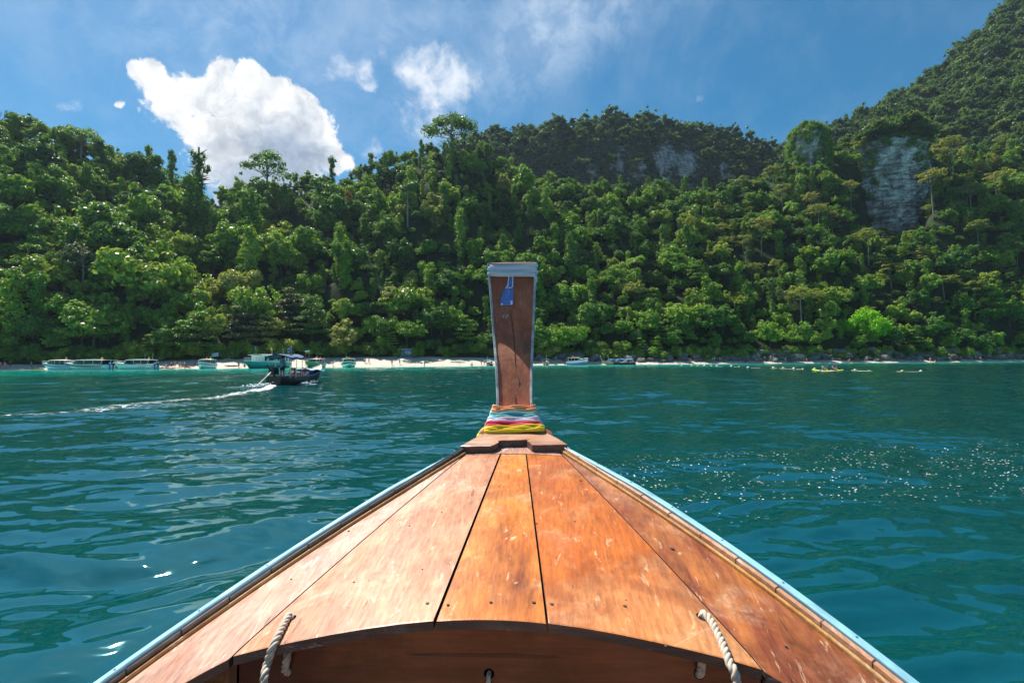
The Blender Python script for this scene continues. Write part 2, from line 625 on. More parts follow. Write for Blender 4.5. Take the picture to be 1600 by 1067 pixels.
def beach_w(u):
    """how far up the shore the sand runs"""
    return 6 + 7 * np.exp(-((u + 0.22) / 0.3) ** 2) + 3 * np.exp(-((u + 0.6) / 0.2) ** 2)


def ground(x, y):
    """near hillside"""
    x = np.asarray(x, float)
    y = np.asarray(y, float)
    u = x / y
    s0 = shore(u)
    bw = beach_w(u)
    rd = np.interp(u, R_u, R_d)
    rz = np.interp(u, R_u, R_z)
    t0 = s0 + bw
    t = (y - t0) / (rd - t0)
    zb = BS * bw + 0.3
    f = np.where(t < 1, np.clip(t, 0, 1) ** 1.05, 1 - 0.25 * sstep((t - 1) / 1.5))
    z = zb + (rz - zb) * f
    lm = lump(x, y, 42, 3) * 5.0 + lump(x, y, 17, 5) * 1.8
    z = z + lm * sstep(t * 3) * (1 - sstep((t - .8) / .2) * .85)
    # the slope is cut back below the bare cliff
    k = np.exp(-((u - CL_U) * 284 / 21) ** 4)
    z = z + (np.minimum(z, np.where(y < 278, 1.75 + .243 * y - 9, 1e3)) - z) * k
    zs = (y - s0) * BS
    zs = np.where(y < s0 + bw, np.minimum(zs, zb), zs)
    return np.where(t < 0, zs, z)


def ground_far(x, y):
    u = x / y
    rd = np.interp(u, FH_u, FH_d)
    rz = np.interp(u, FH_u, FH_z)
    t = (y - 380) / (rd - 380)
    # steep face, gentler top
    f = np.interp(np.clip(t, 0, 2), [0, .25, .5, .62, 1, 1.6], [.45, .53, .74, .84, 1, .95])
    return rz * f + lump(x, y, 25, 8) * 1.6


def ground_mnt(x, y):
    u = x / y
    rd = np.interp(u, MT_u, MT_d)
    rz = np.interp(u, MT_u, MT_z)
    t = (y - 300) / (rd - 300)
    f = np.interp(np.clip(t, 0, 2), [0, .3, .7, 1, 1.6], [.33, .52, .8, 1, .95])
    return rz * f + lump(x, y, 36, 12) * 5.0 * np.clip(1 - np.abs(t - .5) * 1.6, 0, 1)


# rock / soil material of the hills: pale streaked limestone with dark growth
def rock_mat(name, cover=0.5, pale=(0.44, 0.43, 0.40), streak_scale=(0.35, 0.35, 0.05)):
    q = mat(name)
    p = q.geo.outputs['Position']
    st = q.noise(q.scalev(p, *streak_scale), 1.0, 7, 0.66, 0.4)
    ly = q.noise(q.scalev(p, 0.12, 0.12, 0.9), 1.0, 6, 0.6, 0.7)
    ck = q.new('ShaderNodeTexVoronoi', feature='DISTANCE_TO_EDGE')
    wv = q.vmath('ADD', q.scalev(p, .16, .16, .42), q.vmath('SCALE', q.noise(p, .3, 5, .6), sc=.9))
    q.put(ck.inputs['Vector'], wv)
    ck.inputs['Scale'].default_value = 1.0
    crk = q.mapr(ck.outputs['Distance'], 0.0, 0.05, 1.0, 0.0)
    stain = q.mapr(q.noise(q.scalev(p, .5, .5, .035), 1.0, 6, .65, .3), .54, .63)
    c = q.ramp(q.math('ADD', q.math('MULTIPLY', st, .6), q.math('MULTIPLY', ly, .4)),
               [(0.32, (0.07, 0.07, 0.066)), (0.46, (0.23, 0.22, 0.205)), (0.58, pale), (0.7, tuple(min(1, x * 1.35) for x in pale))])
    c = q.mix(q.math('MULTIPLY', stain, .5), c, (0.045, 0.045, 0.045))
    och = q.mapr(q.noise(p, .22, 5, .6), .58, .68)
    c = q.mix(q.math('MULTIPLY', och, .4), c, (0.34, 0.22, 0.12))
    c = q.mix(q.math('MULTIPLY', crk, .3), c, (0.03, 0.03, 0.032))
    ba = q.new('ShaderNodeAttribute', attribute_name='bare').outputs['Fac']
    gn = q.math('SUBTRACT', q.noise(p, 0.13, 7, 0.7, 0.5), q.math('MULTIPLY', ba, .42))
    gr = q.mapr(gn, 0.62 - cover * .4, 0.70 - cover * .3)
    c = q.mix(gr, c, q.ramp(st, [(0.3, (0.015, 0.03, 0.014)), (0.7, (0.035, 0.055, 0.018))]))
    q.put(q.bsdf.inputs['Base Color'], c)
    q.bsdf.inputs['Roughness'].default_value = 0.9
    q.bsdf.inputs['Specular IOR Level'].default_value = 0.15
    bp = q.new('ShaderNodeBump')
    bp.inputs['Strength'].default_value = 0.9
    bp.inputs['Distance'].default_value = 1.0
    q.put(bp.inputs['Height'], q.math('SUBTRACT', q.math('ADD', st, ly), q.math('MULTIPLY', crk, .6)))
    q.put(q.bsdf.inputs['Normal'], bp.outputs[0])
    return q.m


def soil_mat():
    q = mat('forest_floor')
    p = q.geo.outputs['Position']
    n = q.noise(p, 0.35, 7, 0.7)
    c = q.ramp(n, [(0.3, (0.012, 0.022, 0.010)), (0.55, (0.028, 0.042, 0.015)), (0.75, (0.06, 0.05, 0.03))])
    q.put(q.bsdf.inputs['Base Color'], c)
    q.bsdf.inputs['Roughness'].default_value = 0.95
    q.bsdf.inputs['Specular IOR Level'].default_value = 0.1
    return q.m


def sand_mat():
    q = mat('beach_sand')
    p = q.geo.outputs['Position']
    n = q.noise(p, 0.8, 7, 0.65)
    n2 = q.noise(p, 9, 5, 0.7)
    c = q.ramp(q.math('ADD', q.math('MULTIPLY', n, .7), q.math('MULTIPLY', n2, .3)), [(0.3, (0.34, 0.30, 0.235)), (0.55, (0.50, 0.455, 0.375)), (0.75, (0.58, 0.54, 0.46))])
    sp = q.new('ShaderNodeSeparateXYZ')
    q.l.new(p, sp.inputs[0])
    wet = q.mapr(q.math('ADD', sp.outputs[2], q.math('MULTIPLY', n, .5)), 0.22, 0.5, 1.0, 0.0)
    c = q.mix(q.math('MULTIPLY', wet, .35), c, (0.30, 0.24, 0.16))
    lit = q.mapr(q.noise(q.scalev(p, .25, 1.6, 1), 1.0, 6, .7), .62, .68)
    c = q.mix(q.math('MULTIPLY', lit, .8), c, (0.10, 0.075, 0.05))
    q.put(q.bsdf.inputs['Base Color'], c)
    q.bsdf.inputs['Roughness'].default_value = 0.9
    bp = q.new('ShaderNodeBump')
    bp.inputs['Strength'].default_value = 0.5
    bp.inputs['Distance'].default_value = 0.15
    q.put(bp.inputs['Height'], n)
    q.put(q.bsdf.inputs['Normal'], bp.outputs[0])
    return q.m


def bare_rock(X, Y, Z):
    """scars in the growth of the far cliff"""
    u, v = X / Y, (Z - H) / Y
    o = np.zeros_like(X)
    for (px, py, a, b_) in ((1042, 248, 13, 26), (1078, 258, 16, 24), (973, 252, 8, 26), (1058, 246, 6, 16), (1000, 262, 14, 14), (930, 262, 8, 14), (1140, 268, 10, 12)):
        o = np.maximum(o, .9 * np.exp(-(((u * 800 + 800 - px) / a) ** 2 + ((562 - v * 800 - py) / b_) ** 2)) * (1 if a > 9 and px < 1100 and px > 1020 else .72))
    return o


def grid_terrain(name, us, ds_of_u, fn, mat_, bare=None):
    U = us[None, :]
    Dp = ds_of_u                      # rows x cols
    X = U * Dp
    Z = fn(X, Dp)
    V = np.stack([X, Dp, Z], -1).reshape(-1, 3)
    nr, nc = Dp.shape
    i = np.arange(nr - 1)[:, None] * nc + np.arange(nc - 1)[None, :]
    Q = np.stack([i, i + 1, i + nc + 1, i + nc], -1).reshape(-1, 4)
    at_ = {'bare': ('POINT', bare(X, Dp, Z).reshape(-1))} if bare else None
    return struct(link(name, np_mesh(name, V, Q, mat_, attrs=at_)))


us = np.linspace(-1.7, 1.7, 260)
rows_t = np.linspace(0, 1, 70)
s_u = shore(us)
bw_u = beach_w(us)
d0 = s_u + bw_u - 0.5
Dn = d0[None, :] + rows_t[:, None] * (np.maximum(np.interp(us, R_u, R_d) + 60, 270) - d0)[None, :]
hill = grid_terrain('hillside', us, Dn, ground, soil_mat())
# beach sheet, dipping under the water in front and under the hillside behind
rb = np.linspace(0, 1, 16)
Db = (s_u - 8)[None, :] + rb[:, None] * (bw_u + 12)[None, :]


def beach_fn(x, y):
    u = x / y
    zs = (y - shore(u)) * BS
    return np.minimum(zs, BS * beach_w(u) + 0.12) + lump(x, y, 5, 21) * 0.05


beach = grid_terrain('beach', us, Db, beach_fn, sand_mat())
ROCKFAR = rock_mat('far_limestone', cover=0.85, pale=(0.50, 0.50, 0.49))
uf = np.linspace(-0.36, 0.78, 150)
Df = 380 + rows_t[:, None] ** 1 * (np.interp(uf, FH_u, FH_d) + 40 - 380)[None, :]
far_hill = grid_terrain('far_hill', uf, Df, ground_far, ROCKFAR, bare_rock)
um = np.linspace(0.45, 1.9, 150)
Dm = 300 + rows_t[:, None] * (np.interp(um, MT_u, MT_d) + 40 - 300)[None, :]
mountain = grid_terrain('mountain', um, Dm, ground_mnt, rock_mat('mountain_soil', cover=0.75))


# ================================================================== forest
def rdirs(n, rng):
    v = rng.normal(size=(n, 3))
    return v / np.linalg.norm(v, axis=1, keepdims=True)


def leaves(lobes, size, dens, rng, up=0.35, rnd=0.55, hemi=-0.55, asp=0.62, core=0.66):
    """many leaf-sized faces through the outer shell of each lobe, round a loose inner mass"""
    P, Nn, S, A = [], [], [], []
    for (c, r) in lobes:
        c = np.array(c, float)
        r = np.array(r if hasattr(r, '__len__') else (r, r, r), float)
        rm = r.mean()
        n = max(10, int(dens * 4 * PI * rm * rm / (size * size)))
        d = rdirs(int(n * 1.6), rng)
        d = d[d[:, 2] > hemi][:n]
        k = len(d)
        P.append(c + d * r * rng.uniform(.72, 1.12, (k, 1)))
        nn = d * (1 - rnd) + rdirs(k, rng) * rnd + np.array([0, 0, up])
        Nn.append(nn / np.linalg.norm(nn, axis=1, keepdims=True))
        S.append(size * rng.uniform(.55, 1.25, k))
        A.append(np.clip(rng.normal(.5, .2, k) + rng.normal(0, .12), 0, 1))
    P = np.concatenate(P)
    Nn = np.concatenate(Nn)
    S = np.concatenate(S)[:, None]
    A = np.concatenate(A)
    t = np.cross(Nn, rdirs(len(P), rng))
    t /= np.linalg.norm(t, axis=1, keepdims=True) + 1e-9
    b = np.cross(Nn, t)
    a1, b1 = t * S * .62, b * S * .62 * asp
    bend = Nn * S * .12
    V = np.stack([P - a1 - bend, P - b1 + bend * .3, P + a1 - bend, P + b1 + bend * .3], 1).reshape(-1, 3)
    Q = np.arange(len(P) * 4).reshape(-1, 4)
    if core:
        cv, cq = [], []
        off = len(V)
        for (c, r) in lobes:
            r = np.array(r if hasattr(r, '__len__') else (r, r, r), float) * core
            th = np.linspace(.15, PI - .15, 4)
            ph = np.arange(6) * PI / 3
            g = np.array([[np.sin(a) * np.cos(p), np.sin(a) * np.sin(p), np.cos(a)] for a in th for p in ph])
            cv.append(np.array(c) + g * r * rng.uniform(.75, 1.15, (24, 1)))
            for i in range(3):
                for k in range(6):
                    k2 = (k + 1) % 6
                    cq.append([off + i * 6 + k, off + i * 6 + k2, off + (i + 1) * 6 + k2, off + (i + 1) * 6 + k])
            off += 24
        V = np.concatenate([V] + cv)
        Q = np.concatenate([Q, np.array(cq)])
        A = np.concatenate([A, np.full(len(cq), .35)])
    return V, Q, A


def crown_mesh(name, parts, m):
    Vs, Qs, As, o = [], [], [], 0
    for V, Q, A in parts:
        Vs.append(V)
        Qs.append(Q + o)
        As.append(A)
        o += len(V)
    return np_mesh(name, np.concatenate(Vs), np.concatenate(Qs), m, smooth=False, attrs={'leaf': ('FACE', np.concatenate(As))})


def trunk_mesh(name, h, r, limbs, m, lean=(0, 0), seed=0, base=-2.5):
    rr = random.Random(seed)
    b = MB()
    pts, rs = [], []
    for i in range(7):
        t = i / 6
        pts.append((lean[0] * t ** 1.5 + rr.uniform(-.1, .1) * r * 2, lean[1] * t ** 1.5 + rr.uniform(-.1, .1) * r * 2, base + (h - base) * t))
        rs.append(r * (1.25 - .75 * t))
    b.tube(pts, rs, 7)
    for (az, z0, L, rise) in limbs:
        t = (z0 - base) / (h - base)
        p0 = Vector((lean[0] * t ** 1.5, lean[1] * t ** 1.5, z0))
        q = [p0 + Vector((math.cos(az) * L * s, math.sin(az) * L * s, rise * s ** .8 + rr.uniform(-.15, .15) * L * .2)) for s in (0, .35, .7, 1)]
        b.tube(q, [r * .5, r * .38, r * .25, r * .1], 5)
    return b.mesh(name, m, smooth=True)


def broad_lobes(rng, R=4.6, Hc=5.0, z0=5.0, n=18, rl=(.9, 2.0)):
    L = []
    # several leaning masses of foliage at different heights make up one crown
    ns = int(rng.integers(3, 6))
    subs = []
    for j in range(ns):
        a = j * 2 * PI / ns + rng.uniform(-.5, .5)
        d = R * rng.uniform(.15, .55)
        subs.append((math.cos(a) * d, math.sin(a) * d, z0 + Hc * rng.uniform(-.35, .42), R * rng.uniform(.42, .66), Hc * rng.uniform(.38, .62)))
    for i in range(n):
        sx, sy, sz, sr, sh_ = subs[i % ns]
        a = rng.uniform(0, 6.28)
        el = math.asin(rng.uniform(-.55, 1))
        rr = rng.uniform(*rl) * .8
        q = rng.uniform(.75, 1.05)
        L.append(((sx + math.cos(a) * math.cos(el) * sr * q, sy + math.sin(a) * math.cos(el) * sr * q, sz + math.sin(el) * sh_ * q),
                  (rr * rng.uniform(.9, 1.3), rr * rng.uniform(.9, 1.3), rr * rng.uniform(.65, 1.0))))
    for i in range(n // 4):        # ragged outliers break the outline
        a = rng.uniform(0, 6.28)
        e = rng.uniform(-.5, 1.3)
        L.append(((math.cos(a) * math.cos(e) * R * .98, math.sin(a) * math.cos(e) * R * .98, z0 + math.sin(e) * Hc * 1.02), rng.uniform(.45, .8)))
    for (sx, sy, sz, sr, sh_) in subs:
        L.append(((sx, sy, sz), (sr * .72, sr * .72, sh_ * .72)))
    return L


def column_lobes(rng, Ht=14, R=2.0, wob=.8):
    L = []
    z = .5
    while z < Ht:
        k = z / Ht
        rad = R * (1.15 - .35 * k) * rng.uniform(.75, 1.2) * (1.15 if k > .8 else 1)
        L.append(((rng.uniform(-wob, wob), rng.uniform(-wob, wob), z), (rad * .8, rad * .8, rad * .95)))
        for j in range(3):
            a = rng.uniform(0, 6.28)
            L.append(((math.cos(a) * rad * .8, math.sin(a) * rad * .8, z + rng.uniform(-.8, .8)), rng.uniform(.45, .85) * R * .5))
        z += rad * 1.05
    return L


def tier_lobes(rng, Ht=11, n=6, R=4.5):
    L = []
    for i in range(n):
        z = Ht * (.28 + .72 * i / (n - 1))
        rr = R * (1.05 - .55 * i / (n - 1))
        for j in range(6 if i < n - 1 else 3):
            a = j * PI / 3 + rng.uniform(-.5, .5)
            d = rr * rng.uniform(.35, .8)
            L.append(((math.cos(a) * d, math.sin(a) * d, z + rng.uniform(-.4, .3)), (rr * .42, rr * .42, .42)))
    return L


def umbrella_lobes(rng, Ht=13, R=4.2, n=13):
    L = []
    for i in range(n):
        a = i * 2.39996
        d = R * math.sqrt((i + .3) / n) * .9
        z = Ht - (d / R) ** 2 * 1.5 + rng.uniform(-.7, .5) - (rng.uniform(1.0, 2.6) if i % 3 == 2 else 0)
        L.append(((math.cos(a) * d, math.sin(a) * d, z), (rng.uniform(.8, 1.5), rng.uniform(.8, 1.5), rng.uniform(.4, .75))))
    return L


def palm_parts(rng, h=6.5, n=15, L=3.2):
    V, Q, A = [], [], []
    for i in range(n):
        a = i * 2.39996
        el = rng.uniform(-.35, 1.1)
        pts = []
        for t in np.linspace(0, 1, 7):
            r = L * t * math.cos(el * .8)
            z = h + L * t * math.sin(el) - 1.5 * t * t
            pts.append(np.array([math.cos(a) * r, math.sin(a) * r, z]))
        side = np.array([-math.sin(a), math.cos(a), 0])
        for k in range(6):
            for sgn in (-1, 1):
                for j in range(2):
                    p = pts[k] * (1 - j * .5) + pts[k + 1] * j * .5
                    wd = .95 * math.sin(PI * (k + 1) / 7.2)
                    q = p + sgn * side * wd + (pts[k + 1] - pts[k]) * 1.1 - np.array([0, 0, .38])
                    e = (pts[k + 1] - pts[k]) * .42
                    o = len(V)
                    V += [p, p + e, q + e * .25, q]
                    Q.append([o, o + 1, o + 2, o + 3])
                    A.append(rng.uniform(.35, .9))
    return np.array(V), np.array(Q), np.array(A)


rg = np.random.default_rng(5)
PROTO = {}     # kind -> list of (crown mesh, trunk mesh, height, radius)


def limbs_for(z0, z1, n, L, rise, seed):
    r = random.Random(seed)
    return [(r.uniform(0, 6.28), r.uniform(z0, z1), L * r.uniform(.7, 1.1), rise * r.uniform(.7, 1.2)) for _ in range(n)]


def reg(kind, crown, trunk, h, r):
    PROTO.setdefault(kind, []).append((crown, trunk, h, r))


for i in range(5):
    R = (4.4, 5.2, 3.8, 4.8, 5.6)[i]
    hc = (4.6, 4.2, 5.4, 5.0, 4.0)[i]
    z0 = (5.0, 4.8, 6.0, 5.2, 4.6)[i]
    reg('broadleaf', crown_mesh('broad_crown', [leaves(broad_lobes(rg, R, hc, z0, (34, 40, 32, 38, 44)[i]), .72, 1.1, rg, rnd=.42, up=.15)], LEAF),
        trunk_mesh('trunk', z0, .28, limbs_for(3, 5.5, 4, 2.6, 2.4, i), BARK, seed=i), z0 + hc, R)
for i in range(4):
    Ht = (13, 15.5, 10.5, 12)[i]
    R = (2.0, 2.3, 2.3, 1.6)[i]
    reg('vine', crown_mesh('vine_crown', [leaves(column_lobes(rg, Ht, R), .56, 1.1, rg, rnd=.4, up=.12, hemi=-.9)], LEAF_VINE),
        trunk_mesh('trunk', Ht * .8, .3, [], BARK, seed=20 + i), Ht + 1, R)
for i in range(2):
    reg('tiered', crown_mesh('tiered_crown', [leaves(tier_lobes(rg, (11, 9)[i], (6, 5)[i], (4.6, 4.0)[i]), .52, 1.1, rg, up=.9, rnd=.4, hemi=-1, core=.5)], LEAF),
        trunk_mesh('trunk', (10.5, 8.5)[i], .25, limbs_for(3, 8, 7, 3, .6, 30 + i), BARK, seed=30 + i), (11.5, 9.5)[i], 4.6)
for i in range(3):
    Ht = (14, 12, 15)[i]
    R = (4.6, 3.8, 3.4)[i]
    reg('umbrella', crown_mesh('umbrella_crown', [leaves(umbrella_lobes(rg, Ht, R, (24, 19, 17)[i]), .46, 1.0, rg, up=.8, rnd=.5, hemi=-.5, core=.4)], LEAF_PALE),
        trunk_mesh('trunk', Ht - 1.2, .17, [(k * 1.05 + i, Ht - 4.2 + (k % 3) * .8, R * .75, 3.0 - (k % 3) * .5) for k in range(6)], BARK_PALE,
                   lean=((.6, .2), (-.8, .3), (.3, 0))[i], seed=40 + i), Ht + .6, R)
for i in range(2):
    reg('palm', crown_mesh('palm_crown', [palm_parts(rg, (6.5, 4.0)[i], (17, 15)[i], (3.3, 2.9)[i])], LEAF_VINE),
        trunk_mesh('trunk', (6.4, 3.9)[i], .16, [], BARK, seed=50 + i), (8.5, 6)[i], 3)
for i in range(3):
    L = [((rg.uniform(-2.2, 2.2), rg.uniform(-1.6, 1.6), rg.uniform(.6, 2.0) + (i == 2) * .8), rg.uniform(.9, 1.6)) for _ in range(9)]
    reg('shrub', crown_mesh('shrub_crown', [leaves(L, .46, 1.0, rg, hemi=-.7)], (LEAF, LEAF_VINE, LEAF)[i]),
        trunk_mesh('stem', 1.2, .08, limbs_for(.2, .8, 5, 1.2, 1.0, 60 + i), BARK, seed=60 + i, base=-.8), 3.6, 3)
for i in range(3):
    L = broad_lobes(rg, (2.6, 3.2, 2.2)[i], (2.6, 2.4, 3.0)[i], (3.0, 2.8, 3.2)[i], 9, (1.0, 1.5))
    reg('far', crown_mesh('far_crown', [leaves(L, .66, .9, rg)], LEAF_FAR), None, (5.6, 5.2, 6.2)[i], 3)

# open crowned skyline trees: limbs show between separate leaf clumps
def open_tree(seed, Ht, R, n, m, size=.5, flat=.7):
    r = np.random.default_rng(seed)
    L, lim = [], []
    for i in range(n):
        a = i * 2.39996
        d = R * math.sqrt((i + .4) / n)
        z = Ht - (d / R) ** 2 * Ht * .36 - r.uniform(0, Ht * .2)
        rr = r.uniform(.7, 1.25) * R * .25
        L.append(((math.cos(a) * d, math.sin(a) * d, z), (rr, rr, rr * flat)))
        if i % 2 == 0:
            z0 = Ht * r.uniform(.42, .6)
            lim.append((a, z0, d, z - z0))
    return (crown_mesh('open_crown', [leaves(L, size, .8, r, hemi=-.7, core=.45)], m), trunk_mesh('trunk', Ht * .8, Ht * .022, lim, BARK_PALE, seed=seed))


def individual(kind_name, label, cat, crown, trunk, loc, rz, sc, group=None):
    o = empty(kind_name, label, cat, loc, rz, group)
    o.scale = sc if hasattr(sc, '__len__') else (sc, sc, sc)
    if crown is not None:
        link('crown', crown, o)
    if trunk is not None:
        link('trunk', trunk, o)
    return o


def find_depth(px, topy, h, lo=None, hi=None, fn=ground, maxd=330):
    """nearest depth at which a tree of height h standing on the hill reaches the row topy"""
    d = ray(px, topy)
    u, v = d.x / d.y, d.z / d.y
    lo = lo if lo is not None else float(shore(u)) + float(beach_w(u)) - 2
    for k in range(int((maxd - lo) / .5)):
        y = lo + k * .5
        if float(fn(u * y, y)) + h >= H + v * y:
            return u * y, y
    return u * maxd, maxd


ART = []     # (u, y, ztop, halfwidth) of what has been placed by hand, so that sown trees stay out of its way
KEEP = []    # picture-independent keep-out: (x0, x1, y0, y1) ground rectangles


def plant(kind, px, topy, hpx_at, name, label, cat='tree', proto=0, rz=0.0, group=None, crown=None, trunk=None, ph=None, wide=1.0, lo=None, maxd=330, hscale=None):
    """place one particular tree; hpx_at = its real height in metres"""
    if crown is None:
        crown, trunk, ph, _ = PROTO[kind][proto]
    x, y = find_depth(px, topy, hpx_at, lo=lo, maxd=maxd)
    s = hpx_at / ph
    o = individual(name, label, cat, crown, trunk, (x, y, float(ground(x, y))), rz, (s * wide, s * wide, s), group)
    ART.append((x / y, y, float(ground(x, y)) + hpx_at, 3.2 * s * wide))
    return o


def plant_ridge(px, topy, name, label, crown, trunk, ph, wide=1.0, back=3.0, group=None, rz=0.0):
    """a tree on the crest whose height follows from where its top stands"""
    d = ray(px, topy)
    u, v = d.x / d.y, d.z / d.y
    y = float(np.interp(u, R_u, R_d)) - back
    z = float(ground(u * y, y))
    h = H + v * y - z
    s = h / ph
    o = individual(name, label, 'tree', crown, trunk, (u * y, y, z), rz, (s * wide, s * wide, s), group)
    ART.append((u, y, z + h, 3.2 * s * wide))
    return o


UG = 'pale flat topped trees on the right slope'
# --- trees one can point to -----------------------------------------------------------------
bl = []
rgb = np.random.default_rng(77)
for i in range(34):
    a = rgb.uniform(0, 6.28)
    e = rgb.uniform(-.35, 1)
    d = math.cos(e * PI / 2)
    bl.append(((math.cos(a) * 4.6 * d, math.sin(a) * 4.0 * d, 3.6 + 4.6 * e), rgb.uniform(1.2, 1.9)))
bl.append(((0, 0, 3.5), (3.6, 3.2, 3.6)))
bright = crown_mesh('bright_crown', [leaves(bl, .42, 1.0, rgb, hemi=-.8)], LEAF_BRIGHT)
plant('x', 1352, 478, 13.0, 'round_tree', 'big bright yellow green round tree above the dark rocks', crown=bright, trunk=PROTO['broadleaf'][1][1], ph=10.2, wide=1.12)
oc, ot = open_tree(3, 12, 6.6, 34, LEAF)
plant_ridge(705, 180, 'ridge_tree', 'large domed open crowned tree highest on the ridge left of the prow', oc, ot, 12)
oc2, ot2 = open_tree(4, 10, 4.8, 24, LEAF_GREY, size=.45, flat=.7)
plant('x', 131, 383, 13.5, 'grey_limbed_tree', 'pale crowned tree with bare grey forked limbs on the left slope', crown=oc2, trunk=ot2, ph=10)
oc3, ot3 = open_tree(8, 12, 5.6, 24, LEAF)
plant_ridge(418, 238, 'skyline_tree', 'open wide topped tree on the skyline under the big cloud', oc3, ot3, 12)
oc4, ot4 = open_tree(9, 12, 5.6, 30, LEAF)
plant_ridge(128, 198, 'skyline_tree', 'dark spreading skyline tree on the far left hilltop', oc4, ot4, 12, wide=1.1)
vsm = PROTO['vine'][0]
plant_ridge(519, 247, 'skyline_tree', 'small lone dark tree on the skyline right of the big cloud', vsm[0], vsm[1], vsm[2], wide=.7)
plant_ridge(375, 270, 'skyline_tree', 'small round topped tree on the skyline left of the open wide one', PROTO['broadleaf'][2][0], PROTO['broadleaf'][2][1], PROTO['broadleaf'][2][2], wide=.5)
for px, ty, hm, pr, lab in ((232, 229, 17, 0, 'short vine hung spire leftmost of three on the skyline'),
                            (270, 228, 18, 1, 'thick vine hung spire in the middle of three on the skyline')):
    plant_ridge(px, ty, 'vine_spire', lab, PROTO['vine'][pr][0], PROTO['vine'][pr][1], PROTO['vine'][pr][2], wide=.62, back=5, group='vine hung spires on the skyline')
vs = [((rgb.uniform(-.5, .5), rgb.uniform(-.5, .5), z), (rgb.uniform(.9, 1.3), rgb.uniform(.9, 1.3), 1.2)) for z in np.arange(1, 17, 1.2)]
vs += [((math.cos(a) * rgb.uniform(1.2, 2.6), math.sin(a) * rgb.uniform(.6, 1.6), rgb.uniform(9, 18)), rgb.uniform(.35, .75)) for a in rgb.uniform(0, 6.28, 18)]
spire = crown_mesh('spire_crown', [leaves(vs, .42, .9, rgb, hemi=-1)], LEAF_VINE)
st_ = trunk_mesh('trunk', 18.5, .35, limbs_for(10, 17, 12, 2.8, 1.0, 71), BARK, seed=71)
plant_ridge(311, 230, 'vine_spire', 'tallest dark vine covered trunk with twigs against the big white cloud', spire, st_, 18.5, wide=.8, back=16, group='vine hung spires on the skyline')
# dead tree
b = MB()
rr = random.Random(4)


def twig(p, d, L, r, depth):
    q = p + d * L
    b.tube([p, p + d * L * .5 + Vector((rr.uniform(-.1, .1) * L, rr.uniform(-.1, .1) * L, 0)), q], [r, r * .8, r * .55], 5)
    if depth:
        for _ in range(3):
            nd = (d + Vector((rr.uniform(-.9, .9), rr.uniform(-.6, .6), rr.uniform(-.1, .7)))).normalized()
            twig(p + d * L * rr.uniform(.55, 1), nd, L * rr.uniform(.55, .75), r * .55, depth - 1)


twig(Vector((0, 0, -2)), Vector((.05, 0, 1)), 6.0, .22, 4)
dead = b.mesh('dead_trunk', BARK)
y = 203.0
x = ucol(3, 150) * y
o = individual('dead_tree', 'leafless dead tree with bare twigs at the top of the left hill', 'tree', None, dead, (x, y, at(3, 150, y).z - 15.5), 0, 1.0)
# tall pale trunk
oc5, ot5 = open_tree(12, 12, 3.4, 11, LEAF)
tall = trunk_mesh('trunk', 15, .28, limbs_for(11, 14, 6, 2.6, 2, 81), BARK_PALE, seed=81)
tl = [((math.cos(a) * d, math.sin(a) * d, 15.5 + rgb.uniform(-1.6, 1.6)), rgb.uniform(1.0, 1.6)) for a, d in zip(rgb.uniform(0, 6.28, 12), rgb.uniform(.5, 3.2, 12))]
tallc = crown_mesh('tall_crown', [leaves(tl, .5, .9, rgb)], LEAF)
plant('x', 637, 283, 19, 'tall_tree', 'tall tree with a straight white trunk left of the prow', crown=tallc, trunk=tall, ph=17.5, lo=200)
yl = crown_mesh('yellow_crown', [leaves([((rgb.normal() * 1.3, rgb.normal() * 1.2, z), rgb.uniform(.9, 1.5)) for z in np.linspace(3, 10, 15)], .48, 1, rgb)],
                leaf_mat('yellow_foliage', [(0, (.15, .20, .03)), (1, (.18, .21, .03))], trans=(.5, .55, .05)))
plant('x', 682, 320, 12, 'yellow_green_tree', 'narrow yellow green tree on the slope left of the prow', crown=yl, trunk=PROTO['broadleaf'][0][1], ph=11.2)
rs_ = crown_mesh('rust_crown', [leaves(column_lobes(rgb, 14, 1.5), .45, .9, rgb, hemi=-.9)], LEAF_RUST)
plant('x', 544, 294, 15, 'rusty_tree', 'slender tree with rusty orange leaves on the left slope', crown=rs_, trunk=PROTO['vine'][0][1], ph=15)
for px, ty, hm, pr, wd, lab in (
        (1266, 302, 15, 0, .8, 'flat topped pale tree below the vine covered pinnacle'),
        (1222, 288, 15, 1, .85, 'flat topped pale tree down left of the rock pinnacle'),
        (1328, 283, 18, 2, 1.0, 'pale flat topped tree with the thinnest trunk before the cliff'),
        (1349, 302, 17, 0, 1.05, 'widest pale umbrella tree standing in front of the bare cliff'),
        (1428, 318, 16, 1, 1.1, 'pale flat topped tree just right of the foot of the cliff'),
        (1528, 345, 15, 0, 1.0, 'pale tree on a curved white trunk at the right of the slope'),
        (1588, 380, 14, 2, 1.0, 'thin pale tree at the right edge of the picture'),
        (1488, 214, 18, 1, 1.15, 'pale umbrella tree on the skyline right of the cliff top'),
        (1556, 270, 17, 0, .9, 'tall pale trunked tree high on the right slope'),
        (1475, 432, 11, 0, 1.6, 'broad yellowish flat crown low on the right slope'),
        (1118, 268, 12, 0, .95, 'yellowish flat crown on the crest right of the prow'),
        (1203, 262, 13, 1, 1.0, 'pale yellow flat crown on the crest left of the pinnacle'),
        (1160, 275, 12, 2, 1.0, 'small pale umbrella tree on the crest between two yellowish crowns'),
        (1300, 330, 12, 1, .8, 'lowest small pale umbrella tree left of the cliff foot'),
        (1392, 412, 10, 1, 1.5, 'wide pale yellowish crown below the cliff')):
    plant('umbrella', px, ty, hm, 'umbrella_tree', lab, proto=pr, wide=wd, rz=px * .7, group=UG)
